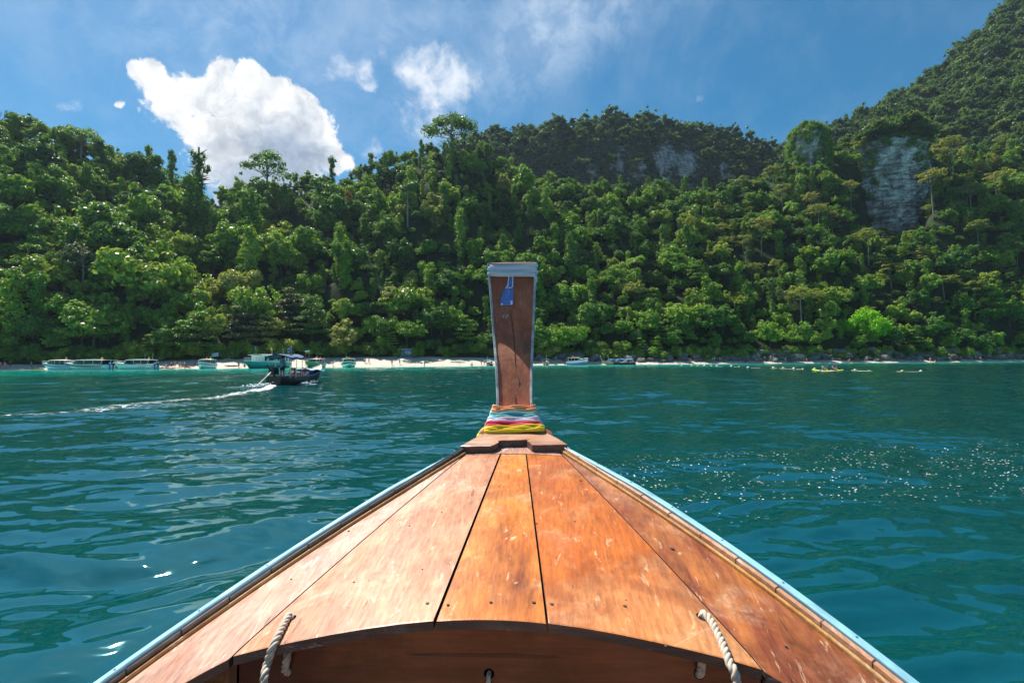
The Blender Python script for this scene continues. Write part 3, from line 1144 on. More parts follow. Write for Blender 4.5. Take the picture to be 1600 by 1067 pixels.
for px, ty, hm, pr, wd, m_, lab in (
        (455, 452, 13, 0, 1.25, LEAF_GREY, 'dull greyish tiered tree at the back of the left beach'),
        (690, 474, 11, 0, 1.2, None, 'spreading tiered tree nearest the prow on its left'),
        (610, 448, 12, 1, 1.0, None, 'tall tiered tree above the blue hut'),
        (380, 478, 12, 1, 1.15, LEAF_GREY, 'pale tiered tree leaning over the left beach')):
    cr = PROTO['tiered'][pr][0]
    if m_ is not None:
        cr = cr.copy()
        cr.materials[0] = m_
    plant('x', px, ty, hm, 'tiered_tree', lab, crown=cr, trunk=PROTO['tiered'][pr][1], ph=PROTO['tiered'][pr][2], wide=wd, rz=px)
for px, ty, hm, wd, lab in ((1110, 480, 12, 1.25, 'domed bright tree at the shore right of the prow'),
                            (1055, 388, 13, 1.2, 'large leafy light green tree on the slope right of the prow'),
                            (330, 382, 13, 1.25, 'large fresh green tree on the slope above the moored speedboats'),
                            (880, 450, 13, 1.2, 'leafy tree close beside the prow on its right')):
    plant('broadleaf', px, ty, hm, 'broadleaf_tree', lab, proto=(px // 7) % 5, wide=wd, rz=px)

# --- pinnacle and cliff ---------------------------------------------------------------------
ROCK = rock_mat('limestone', cover=0.12, pale=(0.78, 0.75, 0.69), streak_scale=(.16, .16, .1))


def rock_face(name, cx, cy, z0, z1, w, dep, seed, m, nu=60, nv=60, over=4.0):
    """a free standing limestone buttress: curved front, ledges and clefts"""
    rows = []
    for j in range(nv + 1):
        t = j / nv
        z = z0 + (z1 - z0) * t
        row = []
        for i in range(nu):
            a = 2 * PI * i / nu
            taper = (.72 + .5 * math.sin(PI * min(1, t * .75 + .12))) * (1 if t < .9 else max(.05, 1 - (t - .9) * 6))
            ca, sa = math.cos(a), math.sin(a)
            rx = w / 2 * taper
            ry = dep / 2 * taper
            n = float(lump(ca * w * .5 + z * .15, sa * dep * .5 + z * .9, 6, seed)) * .55 + float(lump(ca * w * .5, z * .5, 2.6, seed + 1)) * .25
            n += float(lump(np.array(ca * w * .5 + sa * 3), np.array(z * 2.2), 3.4, seed + 2)) * .35
            led = abs(((z * .42 + ca * 1.3 + .8 * math.sin(a * 3)) % 1) - .5) * .8
            k = 1 + (n + led) / max(rx, ry) * 1.4
            row.append((cx + ca * rx * k, cy + sa * ry * k - over * (t - .3) * (1 if sa < 0 else .2), z))
        rows.append(row)
    bb = MB()
    bb.grid(rows, close=True)
    bb.add([(cx, cy - over * .7, z1 + .3)] + rows[-1], [(0, i + 1, (i + 1) % nu + 1) for i in range(nu)])
    return bb.mesh(name, m, smooth=False)


yc = 284.0
uc = CL_U
zt = at(1388, 212, yc).z
zb_ = at(1388, 362, yc).z
cl = link('cliff', rock_face('cliff', uc * yc, yc + 3, zb_ - 14, zt, 35, 24, 31, ROCK))
struct(cl)
cp = []
for k in range(330):
    # creepers hang over the top rim and down the flanks of the cliff
    a = rgb.uniform(0, 2 * PI)
    t = 1 - abs(rgb.normal()) * (.13 + .10 * math.sin(a * 5 + 1) if abs(math.cos(a)) < .6 else .34)
    if t < .05:
        continue
    tp_ = (.72 + .5 * math.sin(PI * min(1, t * .75 + .12))) * (1 if t < .9 else max(.05, 1 - (t - .9) * 6))
    z = zb_ - 14 + (zt - zb_ + 14) * t
    if math.cos(a) > .45 and rgb.random() < .6:
        t = rgb.uniform(.1, .9)          # the right flank is overgrown
        z = zb_ - 14 + (zt - zb_ + 14) * t
    cp.append(((uc * yc + math.cos(a) * 18.5 * tp_, yc + 3 + math.sin(a) * 13.2 * tp_ - 4 * (t - .3), z), rgb.uniform(.8, 2.2)))
cc = link('cliff_creepers', crown_mesh('cliff_creepers', [leaves(cp, .7, .8, rgb, hemi=-.9)], LEAF_VINE), cl)
cc['kind'] = 'stuff'
yp = 281.0
up_ = ucol(1264, 240)
ztp = at(1264, 192, yp).z
zbp = at(1264, 285, yp).z
pin = empty('rock_pinnacle', 'steep vine covered rock pinnacle standing left of the bare cliff', 'rock', (up_ * yp, yp, zbp - 10))
link('rock', rock_face('pinnacle_rock', 0, 0, 0, ztp - zbp + 8, 13, 11, 51, ROCK, 36, 40, 0), pin)
pl = []
for k in range(330):
    a = rgb.uniform(0, 6.28)
    z = rgb.uniform(5, ztp - zbp + 9)
    t = z / (ztp - zbp + 10)
    r = 8.9 * (.72 + .5 * math.sin(PI * min(1, t * .75 + .12))) * (1 if t < .85 else max(.12, 1 - (t - .85) * 4.5))
    pl.append(((math.cos(a) * r, math.sin(a) * r * .85, z), rgb.uniform(1.0, 2.1)))
link('creepers', crown_mesh('pinnacle_creepers', [leaves(pl, .6, .9, rgb, hemi=-.9)], LEAF_VINE), pin)


# --- sown trees -----------------------------------------------------------------------------
def poisson(n, ulim, dlo, dhi, rad, rng, zone=None):
    cell = rad
    seen = {}
    outp = []
    for _ in range(n):
        u = rng.uniform(*ulim)
        a, b_ = dlo(u), dhi(u)
        y = a + (b_ - a) * rng.random()
        x = u * y
        k = (int(math.floor(x / cell)), int(math.floor(y / cell)))
        ok = True
        for i in (-1, 0, 1):
            for j in (-1, 0, 1):
                for (px_, py_) in seen.get((k[0] + i, k[1] + j), ()):
                    if (px_ - x) ** 2 + (py_ - y) ** 2 < rad * rad:
                        ok = False
                        break
                if not ok:
                    break
            if not ok:
                break
        if ok:
            seen.setdefault(k, []).append((x, y))
            outp.append((x, y))
    return outp


rs = np.random.default_rng(23)
sown = []        # (x, y, z, kind, proto, scale xy, scale z, rot)
near = poisson(42000, (-1.3, 1.3), lambda u: float(shore(u) + beach_w(u)) + 1.0, lambda u: float(np.interp(u, R_u, R_d)) + 6, 3.9, rs)
cl_x0, cl_x1 = uc * yc - 17, uc * yc + 17
for (x, y) in near:
    u = x / y
    t0 = float(shore(u) + beach_w(u))
    t = (y - t0) / (float(np.interp(u, R_u, R_d)) - t0)
    right = sstep((u + .1) / .9)
    p = rs.random()
    if t < .07:
        kind = 'tiered' if p < .25 else ('shrub' if p < .45 else 'broadleaf')
    else:
        kind = ('broadleaf' if p < .42 else 'vine' if p < .73 else 'shrub' if p < .80 else 'tiered' if p < .86 else
                'palm' if p < .91 else ('umbrella' if right > .5 else 'broadleaf'))
    s = .46 + .62 * rs.random() ** 1.7 + (rs.uniform(.25, .75) if rs.random() < .13 and .1 < t < .78 else 0)
    if t < .07:
        s *= 1.05
    if u < -.5:
        s *= 1.3
    if t > .92:
        s = min(s, .95)
        if kind == 'vine':
            s *= .8
    z = float(ground(x, y))
    pr = int(rs.integers(len(PROTO[kind])))
    ph = PROTO[kind][pr][2]
    # nothing grows on or through the bare cliff, and nothing hides its face
    top = z + ph * s
    if cl_x0 - 3 < x * yc / y < cl_x1 + 3:
        if abs(y - yc) < 14:
            continue
        vt = (top - H) / y
        if y < yc and vt > (zb_ + 3 - H) / yc and t > .3:
            if vt > (zb_ + 8 - H) / yc:
                continue
            s *= .7
    if False and y < yp and abs(u - up_) < .032 and t > .5 and (top - H) / y > (zbp + 10 - H) / yp:
        continue
    # keep the hand placed trees in view
    blocked = False
    for (au, ay, az_, aw) in ART:
        if y < ay - 1 and abs(u - au) * ay < aw * 1.15 and (top * 1.04 - H) / y > (az_ - 8.5 - H) / ay and ay - y < 75:
            blocked = True
            break
        if (u * ay - au * ay) ** 2 + (y - ay) ** 2 < 4:
            blocked = True
            break
    if blocked:
        kind, pr, s = 'shrub', int(rs.integers(3)), rs.uniform(.45, .8)
    sown.append((x, y, z, kind, pr, s * rs.uniform(.9, 1.15), s * rs.uniform(.9, 1.15), rs.uniform(0, 6.28)))
# a skirt of shrubs and low branches along the back of the beach
for u in np.arange(-1.25, 1.25, .0125):
    y = float(shore(u) + beach_w(u)) + rs.uniform(-.3, 2.0)
    x = u * y
    sown.append((x, y, float(ground(x, y)) - .2, 'shrub', int(rs.integers(3)), rs.uniform(.6, 1.05), rs.uniform(.6, 1.15), rs.uniform(0, 6.28)))
far = []
for (x, y) in poisson(26000, (-.16, .62), lambda u: 384.0, lambda u: float(np.interp(u, FH_u, FH_d)) + 6, 3.3, rs):
    z = float(ground_far(x, y))
    u = x / y
    px, py = 800 + 800 * u, 562 - 800 * (z - H) / y
    if y > 424 or rs.random() < .8:
        # the white scars of the cliff stay bare
        if (1030 < px < 1094 and 228 < py < 282) or (962 < px < 988 and 240 < py < 285):
            if rs.random() < .93:
                continue
        sc_ = .75 + 1.15 * rs.random() ** 2
        far.append((x, y, z - 1, 'far', int(rs.integers(3)), sc_ * rs.uniform(.8, 1.2), sc_ * rs.uniform(.8, 1.3), rs.uniform(0, 6.28)))
for (x, y) in poisson(36000, (.5, 1.25), lambda u: 302.0, lambda u: float(np.interp(u, MT_u, MT_d)) + 6, 4.0, rs):
    z = float(ground_mnt(x, y))
    sc_ = .85 + 1.35 * rs.random() ** 2
    far.append((x, y, z - 1, 'far', int(rs.integers(3)), sc_ * rs.uniform(.8, 1.2), sc_ * rs.uniform(.8, 1.4), rs.uniform(0, 6.28)))
# trees on the crown of the cliff
for k in range(60):
    x = uc * yc + rs.uniform(-19, 19)
    y = yc + rs.uniform(-11, 9)
    far.append((x, y - 2, zt - 7 + 6 * (1 - ((x - uc * yc) / 19) ** 2) + rs.uniform(-3, 2.5), 'far', int(rs.integers(3)), rs.uniform(1.0, 1.8), rs.uniform(1.0, 1.7), rs.uniform(0, 6.28)))

# which of the sown trees show largest
order = sorted(range(len(sown)), key=lambda i: sown[i][1])
hz = np.full(1600, -1.0)
score = np.zeros(len(sown))
for i in order:
    x, y, z, kind, pr, sx, sz, _ = sown[i]
    ph, R = PROTO[kind][pr][2], PROTO[kind][pr][3]
    u = x / y
    hw = R * sx / y
    a, b_ = int((u - hw + 1.0) * 800), int((u + hw + 1.0) * 800)
    if b_ < 3 or a > 1597:
        continue
    a, b_ = max(a, 0), min(b_, 1599)
    vt, vb = (z + ph * sz - H) / y, (z + (ph * .35 if kind != 'shrub' else 0) * sz - H) / y
    seg = hz[a:b_ + 1]
    vis = np.clip(vt - np.maximum(seg, vb), 0, None)
    # only crowns whose middle shows
    score[i] = vis.sum() if vis.mean() > .3 * (vt - vb) else 0
    hz[a + (b_ - a) // 5:b_ + 1 - (b_ - a) // 5] = np.maximum(seg[(b_ - a) // 5:len(seg) - (b_ - a) // 5], vt - (vt - vb) * .15)
N_IND = 235
ind = set(int(i) for i in np.argsort(-score)[:N_IND] if score[i] > 0)
KIND_TEXT = {'broadleaf': ('broadleaf_tree', 'rounded leafy jungle tree'), 'vine': ('vine_covered_tree', 'upright tree smothered in creepers'),
             'tiered': ('tiered_tree', 'tree with layered branches'), 'umbrella': ('umbrella_tree', 'pale flat crowned tree'),
             'palm': ('fan_palm', 'palm with drooping star fronds'), 'shrub': ('shrub', 'low dense green shrub')}


LANDMARKS = [(45, 'above the far left bathers'), (105, 'above the leftmost speedboat'), (175, 'above the sleek dark windowed speedboat'), (245, 'above the speedboat with aerials'), (300, 'above the red kayaks'),
             (350, 'above the cream topped speedboat'), (405, 'above the ferry bow'), (455, 'above the passing helmsman'), (512, 'above the green hulled speedboat'), (580, 'above the mint speedboat'), (660, 'above the blue hut'),
             (720, 'above the pale driftwood'), (800, 'close left of the prow'), (870, 'close right of the prow'), (925, 'above the blue hulled speedboat'), (1010, 'above the blue awning longtails'), (1090, 'above the first buoys'),
             (1170, 'above the middle buoys'), (1240, 'left of the rock pinnacle'), (1310, 'above the paddled kayak'), (1375, 'above the bright round tree'), (1450, 'below the bare cliff'), (1520, 'above the right rocks'), (9999, 'at the right edge')]


def landmark(u):
    px = 800 + 800 * u
    return next(t for x, t in LANDMARKS if px < x)


def where_text(u, t):
    a = ('behind the beach' if t < .08 else 'low on the slope' if t < .35 else 'halfway upslope' if t < .7 else 'near the hilltop')
    return a + ' ' + landmark(u)


cells = {}


def ph_of(kind, pr):
    return PROTO[kind][pr][2]


def plural(txt):
    w_ = txt.split()
    k = next(i for i, x in enumerate(w_) if x in ('tree', 'palm', 'shrub'))
    w_[k] += 's'
    return ' '.join(w_)


pts = []
SRC = bpy.data.collections.new('forest_sources')
keys = []
for kind in PROTO:
    for pr, (cr, tk, ph, R) in enumerate(PROTO[kind]):
        keys.append((kind, pr))
names = {}
for k, (kind, pr) in enumerate(keys):
    o = bpy.data.objects.new('source_%02d' % k, PROTO[kind][pr][0])
    SRC.objects.link(o)
    names[(kind, pr)] = k
for i, s_ in enumerate(sown):
    x, y, z, kind, pr, sx, sz, rot = s_
    if i in ind:
        u = x / y
        t0 = float(shore(u) + beach_w(u))
        t = (y - t0) / (float(np.interp(u, R_u, R_d)) - t0)
        nm, txt = KIND_TEXT[kind]
        lab = txt + ' ' + where_text(u, t)
        cells.setdefault((kind, lab), []).append((ph_of(kind, pr) * sz / y, individual(nm, lab, 'shrub' if kind == 'shrub' else 'palm' if kind == 'palm' else 'tree', PROTO[kind][pr][0], PROTO[kind][pr][1],
                   (x, y, z), rot, (sx, sx, sz), group=plural(txt) + ' on the jungle slope')))
    else:
        pts.append((x, y, z, names[(kind, pr)], sx, sz, rot))


NTH = 'second third fourth fifth sixth seventh eighth ninth tenth eleventh twelfth thirteenth fourteenth'.split()


def rank_labels(lab, things_):
    """tell the members of one patch apart by how large they look"""
    things_.sort(key=lambda q: -q[0])
    n_ = len(things_)
    if n_ < 2:
        return
    for k, (_, o) in enumerate(things_):
        if n_ == 2:
            w_ = ('larger', 'smaller')[k]
        else:
            w_ = 'largest' if k == 0 else 'smallest' if k == n_ - 1 else NTH[min(k - 1, len(NTH) - 1)] + ' largest'
        o['label'] = w_ + ' ' + lab


for (kind, lab), things_ in cells.items():
    rank_labels(lab, things_)


def scatter(name, pts):
    A = np.array(pts, float)
    me = bpy.data.meshes.new(name)
    me.vertices.add(len(A))
    me.vertices.foreach_set('co', A[:, :3].astype(np.float32).ravel())
    a = me.attributes.new('pick', 'INT', 'POINT')
    a.data.foreach_set('value', A[:, 3].astype(np.int32))
    a = me.attributes.new('size', 'FLOAT_VECTOR', 'POINT')
    a.data.foreach_set('vector', np.stack([A[:, 4], A[:, 4], A[:, 5]], 1).astype(np.float32).ravel())
    a = me.attributes.new('turn', 'FLOAT_VECTOR', 'POINT')
    a.data.foreach_set('vector', np.stack([A[:, 6] * 0, A[:, 6] * 0, A[:, 6]], 1).astype(np.float32).ravel())
    o = link(name, me)
    o['kind'] = 'stuff'
    g = bpy.data.node_groups.new(name, 'GeometryNodeTree')
    g.interface.new_socket('Geometry', in_out='INPUT', socket_type='NodeSocketGeometry')
    g.interface.new_socket('Geometry', in_out='OUTPUT', socket_type='NodeSocketGeometry')
    gi, go = g.nodes.new('NodeGroupInput'), g.nodes.new('NodeGroupOutput')
    ci = g.nodes.new('GeometryNodeCollectionInfo')
    ci.inputs['Collection'].default_value = SRC
    ci.inputs['Separate Children'].default_value = True
    ci.inputs['Reset Children'].default_value = True
    ip = g.nodes.new('GeometryNodeInstanceOnPoints')
    ip.inputs['Pick Instance'].default_value = True

    def named(nm, dt):
        n = g.nodes.new('GeometryNodeInputNamedAttribute')
        n.data_type = dt
        n.inputs['Name'].default_value = nm
        return n.outputs['Attribute']
    g.links.new(gi.outputs[0], ip.inputs['Points'])
    g.links.new(ci.outputs[0], ip.inputs['Instance'])
    g.links.new(named('pick', 'INT'), ip.inputs['Instance Index'])
    g.links.new(named('size', 'FLOAT_VECTOR'), ip.inputs['Scale'])
    er = g.nodes.new('FunctionNodeEulerToRotation')
    g.links.new(named('turn', 'FLOAT_VECTOR'), er.inputs[0])
    g.links.new(er.outputs[0], ip.inputs['Rotation'])
    g.links.new(ip.outputs[0], go.inputs[0])
    md = o.modifiers.new('scatter', 'NODES')
    md.node_group = g
    return o


forest = scatter('jungle_forest', pts)
forest['label'] = 'dense green jungle covering the hillside behind the beach'
far_forest = scatter('distant_forest', [(x, y, z, names[(k, p)], sx, sz, r) for (x, y, z, k, p, sx, sz, r) in far])
far_forest['label'] = 'dark jungle on the far hill and the mountain'

# ================================================================== sea
def wave_height(X, Y, dy, rng):
    Z = np.zeros_like(X)
    # slow patches of calmer and rougher water
    patch = .72 + .38 * np.clip(lump(X, Y, 9, 71) * .6 + lump(X, Y, 30, 72) * .6, -1, 1)
    Wx = X + lump(X, Y, 7, 73) * .45
    Wy = Y + lump(X, Y, 6, 74) * .45
    lam0 = np.geomspace(.22, 7.0, 64)
    for lam in lam0:
        l_ = lam * rng.uniform(.9, 1.1)
        th = math.radians(-80) + rng.normal(0, .36)
        k = 2 * PI / l_
        slope = .025 if l_ < .32 else (.042 if l_ < 1.1 else .032 if l_ < 2.4 else .018)
        a = slope / k
        fade = sstep((l_ / (2.2 * dy) - 1) / 1.0)
        ph = (Wx * math.cos(th) + Wy * math.sin(th)) * k + rng.uniform(0, 6.28)
        sn = np.sin(ph)
        Z += a * (sn + .22 * np.cos(2 * ph) * (l_ > .5)) * fade * (patch if l_ < 2.5 else 1)
    return Z


rw = np.random.default_rng(99)
dep = [1.3]
while dep[-1] < 215:
    dep.append(dep[-1] * 1.0062)
dep = np.array(dep)
uu = np.concatenate([np.linspace(-3.2, -1.28, 26)[:-1], np.linspace(-1.28, 1.28, 720), np.linspace(1.28, 3.2, 26)[1:]])
Yw = np.repeat(dep[:, None], len(uu), 1)
Xw = Yw * uu[None, :]
dyw = np.maximum(Yw * .0062, Yw * .0036)
Zw = wave_height(Xw, Yw, dyw, rw)
sh_d = shore(uu)[None, :] - Yw              # distance to the waterline
Zw *= sstep(sh_d / 25 + .12)
Zw = Zw * .9
shallow = np.clip(1 - sh_d / 105, 0, 1)
# wash of the passing boat: track behind it and the older track nearer the shore
BOATX, BOATY = at(424, 602, 36).x, 36.0


def seg_dist(X, Y, a, b_):
    ax, ay = a
    dx, dy_ = b_[0] - ax, b_[1] - ay
    L2 = dx * dx + dy_ * dy_
    t = np.clip(((X - ax) * dx + (Y - ay) * dy_) / L2, 0, 1)
    return np.hypot(X - ax - t * dx, Y - ay - t * dy_), t


def on_sea(px, py):
    d = ray(px, py)
    k = -H / d.z
    return (d.x * k, d.y * k)


track = [on_sea(*p) for p in ((424, 604), (400, 611), (300, 625), (190, 635), (90, 642), (0, 649), (-120, 657), (-300, 668))]
foam_glint = np.zeros_like(Xw)
nseg = len(track) - 1
for i in range(nseg):
    dd, t = seg_dist(Xw, Yw, track[i], track[i + 1])
    wid = .38 + .13 * (i + t)
    st_ = (.80, .60, .56, .54, .53, .52, .50)[i]
    foam_glint = np.maximum(foam_glint, st_ * np.clip(1.5 - dd / wid, 0, 1))
old = [on_sea(*p) for p in ((492, 580), (430, 583), (330, 590), (240, 597), (150, 600))]
for i in range(len(old) - 1):
    dd, t = seg_dist(Xw, Yw, old[i], old[i + 1])
    foam_glint = np.maximum(foam_glint, (.46, .42, .36, .26)[i] * np.clip(1.6 - dd / (2.2 + .7 * i), 0, 1))
dd, t = seg_dist(Xw, Yw, on_sea(462, 600), on_sea(500, 599))
foam_glint = np.maximum(foam_glint, .9 * np.clip(1.4 - dd / .5, 0, 1))
dd, t = seg_dist(Xw, Yw, on_sea(1310, 580), on_sea(1400, 580))
foam_glint = np.maximum(foam_glint, .42 * np.clip(1.4 - dd / .35, 0, 1))
painted_glint = .34 * np.exp(-((Yw - 7.5 - 2.2 * (uu[None, :] - .35)) / 2.6) ** 2) * sstep((uu[None, :] - .05) / .2)  # band of sun sparkle on the right, painted in as white specks
foam_glint = np.maximum(foam_glint, painted_glint)
shoref = np.clip(1 - np.abs(sh_d - 5.2) / 1.5, 0, 1) * .75
foam_glint = np.maximum(foam_glint, shoref)
Zw += np.clip(foam_glint - .45, 0, 1) * .12 * (sh_d > 20)
Vw = np.stack([Xw, Yw, Zw], -1).reshape(-1, 3)
nr, nc = Xw.shape
ii = np.arange(nr - 1)[:, None] * nc + np.arange(nc - 1)[None, :]
Qw = np.stack([ii, ii + 1, ii + nc + 1, ii + nc], -1).reshape(-1, 4)
keep = (sh_d > -6).reshape(-1)
Qw = Qw[keep[Qw].all(1)]


def water_mat():
    q = mat('sea_water')
    p = q.geo.outputs['Position']
    sa = q.new('ShaderNodeAttribute', attribute_name='shallow').outputs['Fac']
    fa = q.new('ShaderNodeAttribute', attribute_name='foam_glint').outputs['Fac']
    n1 = q.noise(q.scalev(p, .018, .05, 1), 1.0, 5, .6)
    s2 = q.math('ADD', sa, q.math('MULTIPLY', q.math('SUBTRACT', n1, .5), q.mapr(sa, 0, .5, .25, .75)))
    c = q.ramp(s2, [(0.0, (0.0001, 0.049, 0.054)), (0.35, (0.0002, 0.082, 0.078)), (0.58, (0.001, 0.24, 0.19)), (0.84, (0.012, 0.42, 0.31)), (1.0, (0.22, 0.46, 0.36))])
    q.put(q.bsdf.inputs['Base Color'], c)
    q.bsdf.inputs['Roughness'].default_value = 0.02
    q.bsdf.inputs['IOR'].default_value = 2.3
    q.put(q.bsdf.inputs['Specular IOR Level'], q.mapr(sa, .1, .65, .5, .06))
    q.bsdf.inputs['Specular Tint'].default_value = (.36, .95, 1.0, 1)
    r1 = q.noise(q.scalev(p, 1, 1.7, 1), 1.9, 1.0, .5, .3)
    r2 = q.noise(q.scalev(p, 1, 1.6, 1), 6, 0.0, .5)
    bp = q.new('ShaderNodeBump')
    bp.inputs['Strength'].default_value = 0.35
    bp.inputs['Distance'].default_value = 0.10
    q.put(bp.inputs['Height'], q.math('ADD', r1, q.math('MULTIPLY', r2, .16)))
    q.put(q.bsdf.inputs['Normal'], bp.outputs[0])
    fn = q.noise(q.scalev(p, 1, 1, 1), 3.1, 9, .8, .6)
    fm = q.mapr(q.math('ADD', q.math('MULTIPLY', fa, .62), q.math('MULTIPLY', fn, 1.1)), .86, 1.06)
    fm = q.math('MULTIPLY', fm, q.mapr(fa, .02, .2))
    # sun glints painted in as white dots, also dotting the wakes
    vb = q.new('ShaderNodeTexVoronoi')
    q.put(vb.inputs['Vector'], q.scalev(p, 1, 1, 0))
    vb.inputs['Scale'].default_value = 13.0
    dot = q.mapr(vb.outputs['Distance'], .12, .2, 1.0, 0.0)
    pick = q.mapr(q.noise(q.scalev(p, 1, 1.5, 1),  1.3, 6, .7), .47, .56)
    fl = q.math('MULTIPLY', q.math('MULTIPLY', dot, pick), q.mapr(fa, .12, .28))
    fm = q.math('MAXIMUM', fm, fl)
    df = q.new('ShaderNodeBsdfDiffuse')
    q.put(df.inputs['Color'], (.82, .86, .86))
    mx = q.new('ShaderNodeMixShader')
    q.l.new(fm, mx.inputs[0])
    q.l.new(q.bsdf.outputs[0], mx.inputs[1])
    q.l.new(df.outputs[0], mx.inputs[2])
    q.l.new(mx.outputs[0], q.out.inputs[0])
    return q.m


WATER = water_mat()
sea = struct(link('sea', np_mesh('sea', Vw, Qw, WATER, True, {'shallow': ('POINT', shallow.reshape(-1)), 'foam_glint': ('POINT', foam_glint.reshape(-1))})))
bs_ = MB()
# the sea behind the viewer, butting on the detailed sheet
x0, x1 = -3.2 * 1.3, 3.2 * 1.3
bs_.add([(x0, 1.3, 0), (x1, 1.3, 0), (900, 280, 0), (900, -900, 0), (-900, -900, 0), (-900, 280, 0)], [(0, 5, 4, 3, 2, 1)])
struct(bs_.obj('open_sea', WATER))

# ================================================================== the longtail boat the picture is taken from
BX0, BYAW = -0.151, math.atan(0.051)
boat = empty('longtail_boat', 'varnished wooden longtail boat with tall carved prow pointing at the beach', 'boat', (BX0, 0, 0), -BYAW)


def bloc(P_):
    """world -> boat coordinates (right, forward, up)"""
    c, s = math.cos(BYAW), math.sin(BYAW)
    x = P_.x - BX0
    return Vector((x * c - P_.y * s, x * s + P_.y * c, P_.z))


def zd(l, s):
    return .95 + .164 * (s - 1.55) - .176 * l * l


def bhit(px, py, off=0.0):
    d = ray(px, py)
    lo, hi = .3, 8
    for _ in range(50):
        m = (lo + hi) / 2
        q = bloc(Vector((0, 0, H)) + d * m)
        if q.z > zd(q.x, q.y) + off:
            lo = m
        else:
            hi = m
    return q


def bdep(px, py, s):
    """boat point seen at a pixel, at forward distance s"""
    d = ray(px, py)
    f0 = bloc(Vector((0, 0, H)))
    f1 = bloc(Vector((0, 0, H)) + d) - f0
    return f0 + f1 * ((s - f0.y) / f1.y)


LR = np.polyfit([1.45, 1.643, 2.019, 2.377, 2.7, 3.049, 3.2], [1.33, 1.21, .975, .69, .505, .313, .225], 3)
RR = np.polyfit([1.45, 1.753, 1.947, 2.242, 2.578, 3.152, 3.2], [1.44, 1.262, 1.135, .924, .645, .267, .24], 3)


def rail_l(s, side):
    """lateral distance of the deck edge on one side"""
    if s >= 1.45:
        return float(np.polyval(LR if side < 0 else RR, s)) - .03 * min(1, max(0, (2.9 - s)))
    e = float(np.polyval(LR if side < 0 else RR, 1.45)) - .03
    t = 1.45 - s
    return e + .62 * t - .26 * t * t if t < 1.19 else e + .37


OAK = dict(dark=(0.16, 0.055, 0.025), base=(0.42, 0.15, 0.045), light=(0.62, 0.27, 0.09))
PLANK_M = [
    wood('plank_bleached', (0.20, 0.10, 0.08), (0.44, 0.225, 0.15), (0.58, 0.35, 0.25), wear=.7, pale=(.70, .54, .42), seed=1, rough=.42),
    wood('plank_pinkish', (0.30, 0.12, 0.065), (0.54, 0.24, 0.12), (0.66, 0.36, 0.21), wear=.6, pale=(.74, .50, .34), seed=2, rough=.36, varnish=.25, vcol=(.55, .19, .06)),
    wood('plank_orange', (0.24, 0.060, 0.014), (0.56, 0.175, 0.030), (0.68, 0.28, 0.06), wear=.5, pale=(.76, .54, .36), seed=3.4, rough=.33, varnish=.6, vcol=(.60, .15, .015)),
    wood('plank_amber', (0.22, 0.052, 0.012), (0.53, 0.16, 0.028), (0.66, 0.27, 0.06), wear=.42, pale=(.78, .56, .34), seed=5.2, rough=.33, varnish=.6, vcol=(.58, .14, .015)),
    wood('plank_redbrown', (0.12, 0.030, 0.015), (0.33, 0.085, 0.030), (0.58, 0.20, 0.045), wear=.55, pale=(.72, .50, .32), seed=7.7, rough=.4, varnish=.4, vcol=(.55, .20, .04))]
END_M = wood('plank_end_grain', (0.05, 0.028, 0.02), (0.13, 0.07, 0.05), (0.24, 0.15, 0.12), along='x', wear=.45, pale=(.40, .32, .30), seed=9, rough=.6)
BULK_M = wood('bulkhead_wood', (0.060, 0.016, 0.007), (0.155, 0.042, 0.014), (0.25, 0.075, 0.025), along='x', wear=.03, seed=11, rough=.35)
BLOCK_M = wood('breasthook_wood', (0.20, 0.085, 0.05), (0.42, 0.19, 0.10), (0.56, 0.30, 0.17), along='x', wear=.55, pale=(.66, .48, .38), seed=13)
STEM_M = wood('prow_wood', (0.17, 0.042, 0.018), (0.42, 0.125, 0.05), (0.56, 0.21, 0.10), along='z', wear=.12, pale=(.5, .36, .28), seed=15, rough=.42, varnish=.3, vcol=(.40, .14, .06))
STRIP_M = wood('edge_strip_wood', (0.30, 0.13, 0.035), (0.58, 0.29, 0.08), (0.70, 0.40, 0.14), wear=.4, pale=(.75, .58, .4), seed=17)
BOARD_M = wood('rail_board_wood', (0.34, 0.16, 0.085), (0.58, 0.33, 0.19), (0.70, 0.46, 0.31), wear=.4, pale=(.75, .62, .5), seed=19)
BOARD_SHADE = wood('rail_board_shade', (0.06, 0.045, 0.035), (0.15, 0.115, 0.09), (0.24, 0.19, 0.15), wear=.3, pale=(.4, .35, .3), seed=20)  # left rail boards: shade of their inner side put into a darker grey
HULL_M = wood('hull_wood', (0.12, 0.05, 0.03), (0.26, 0.12, 0.06), (0.36, 0.18, 0.09), wear=.3, seed=21, rough=.5)
RAIL_M = plain('rail_paint', (0.27, 0.53, 0.63), .5, var=.3, scale=9)
TRIM_M = plain('galvanised_trim', (0.43, 0.43, 0.42), .5, .2, var=.4, scale=14)
NAIL_M = plain('nail_steel', (0.10, 0.09, 0.085), .55, .6)
ROPE_M = plain('rope_fibre', (0.50, 0.42, 0.33), .9, var=.3, scale=60)
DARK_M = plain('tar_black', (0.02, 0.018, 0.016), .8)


def seam_out(s, side):
    return side * np.interp(s, [1.577, 3.09, 3.3], [.80, .28, .208])


def seam_in(s, side):
    return side * np.interp(s, [1.59, 3.03, 3.3], [.172, .0765, .058])


S_END, S_FRONT = 1.585, 3.045
GAP = .0055


def edge_s(l):
    """the deck's rear edge: straight across, sweeping aft at the wings"""
    a = abs(l)
    return S_END + .012 * math.cos(l * 5) - (0.0 if a < .78 else 1.1 * (a - .78) ** 1.25)


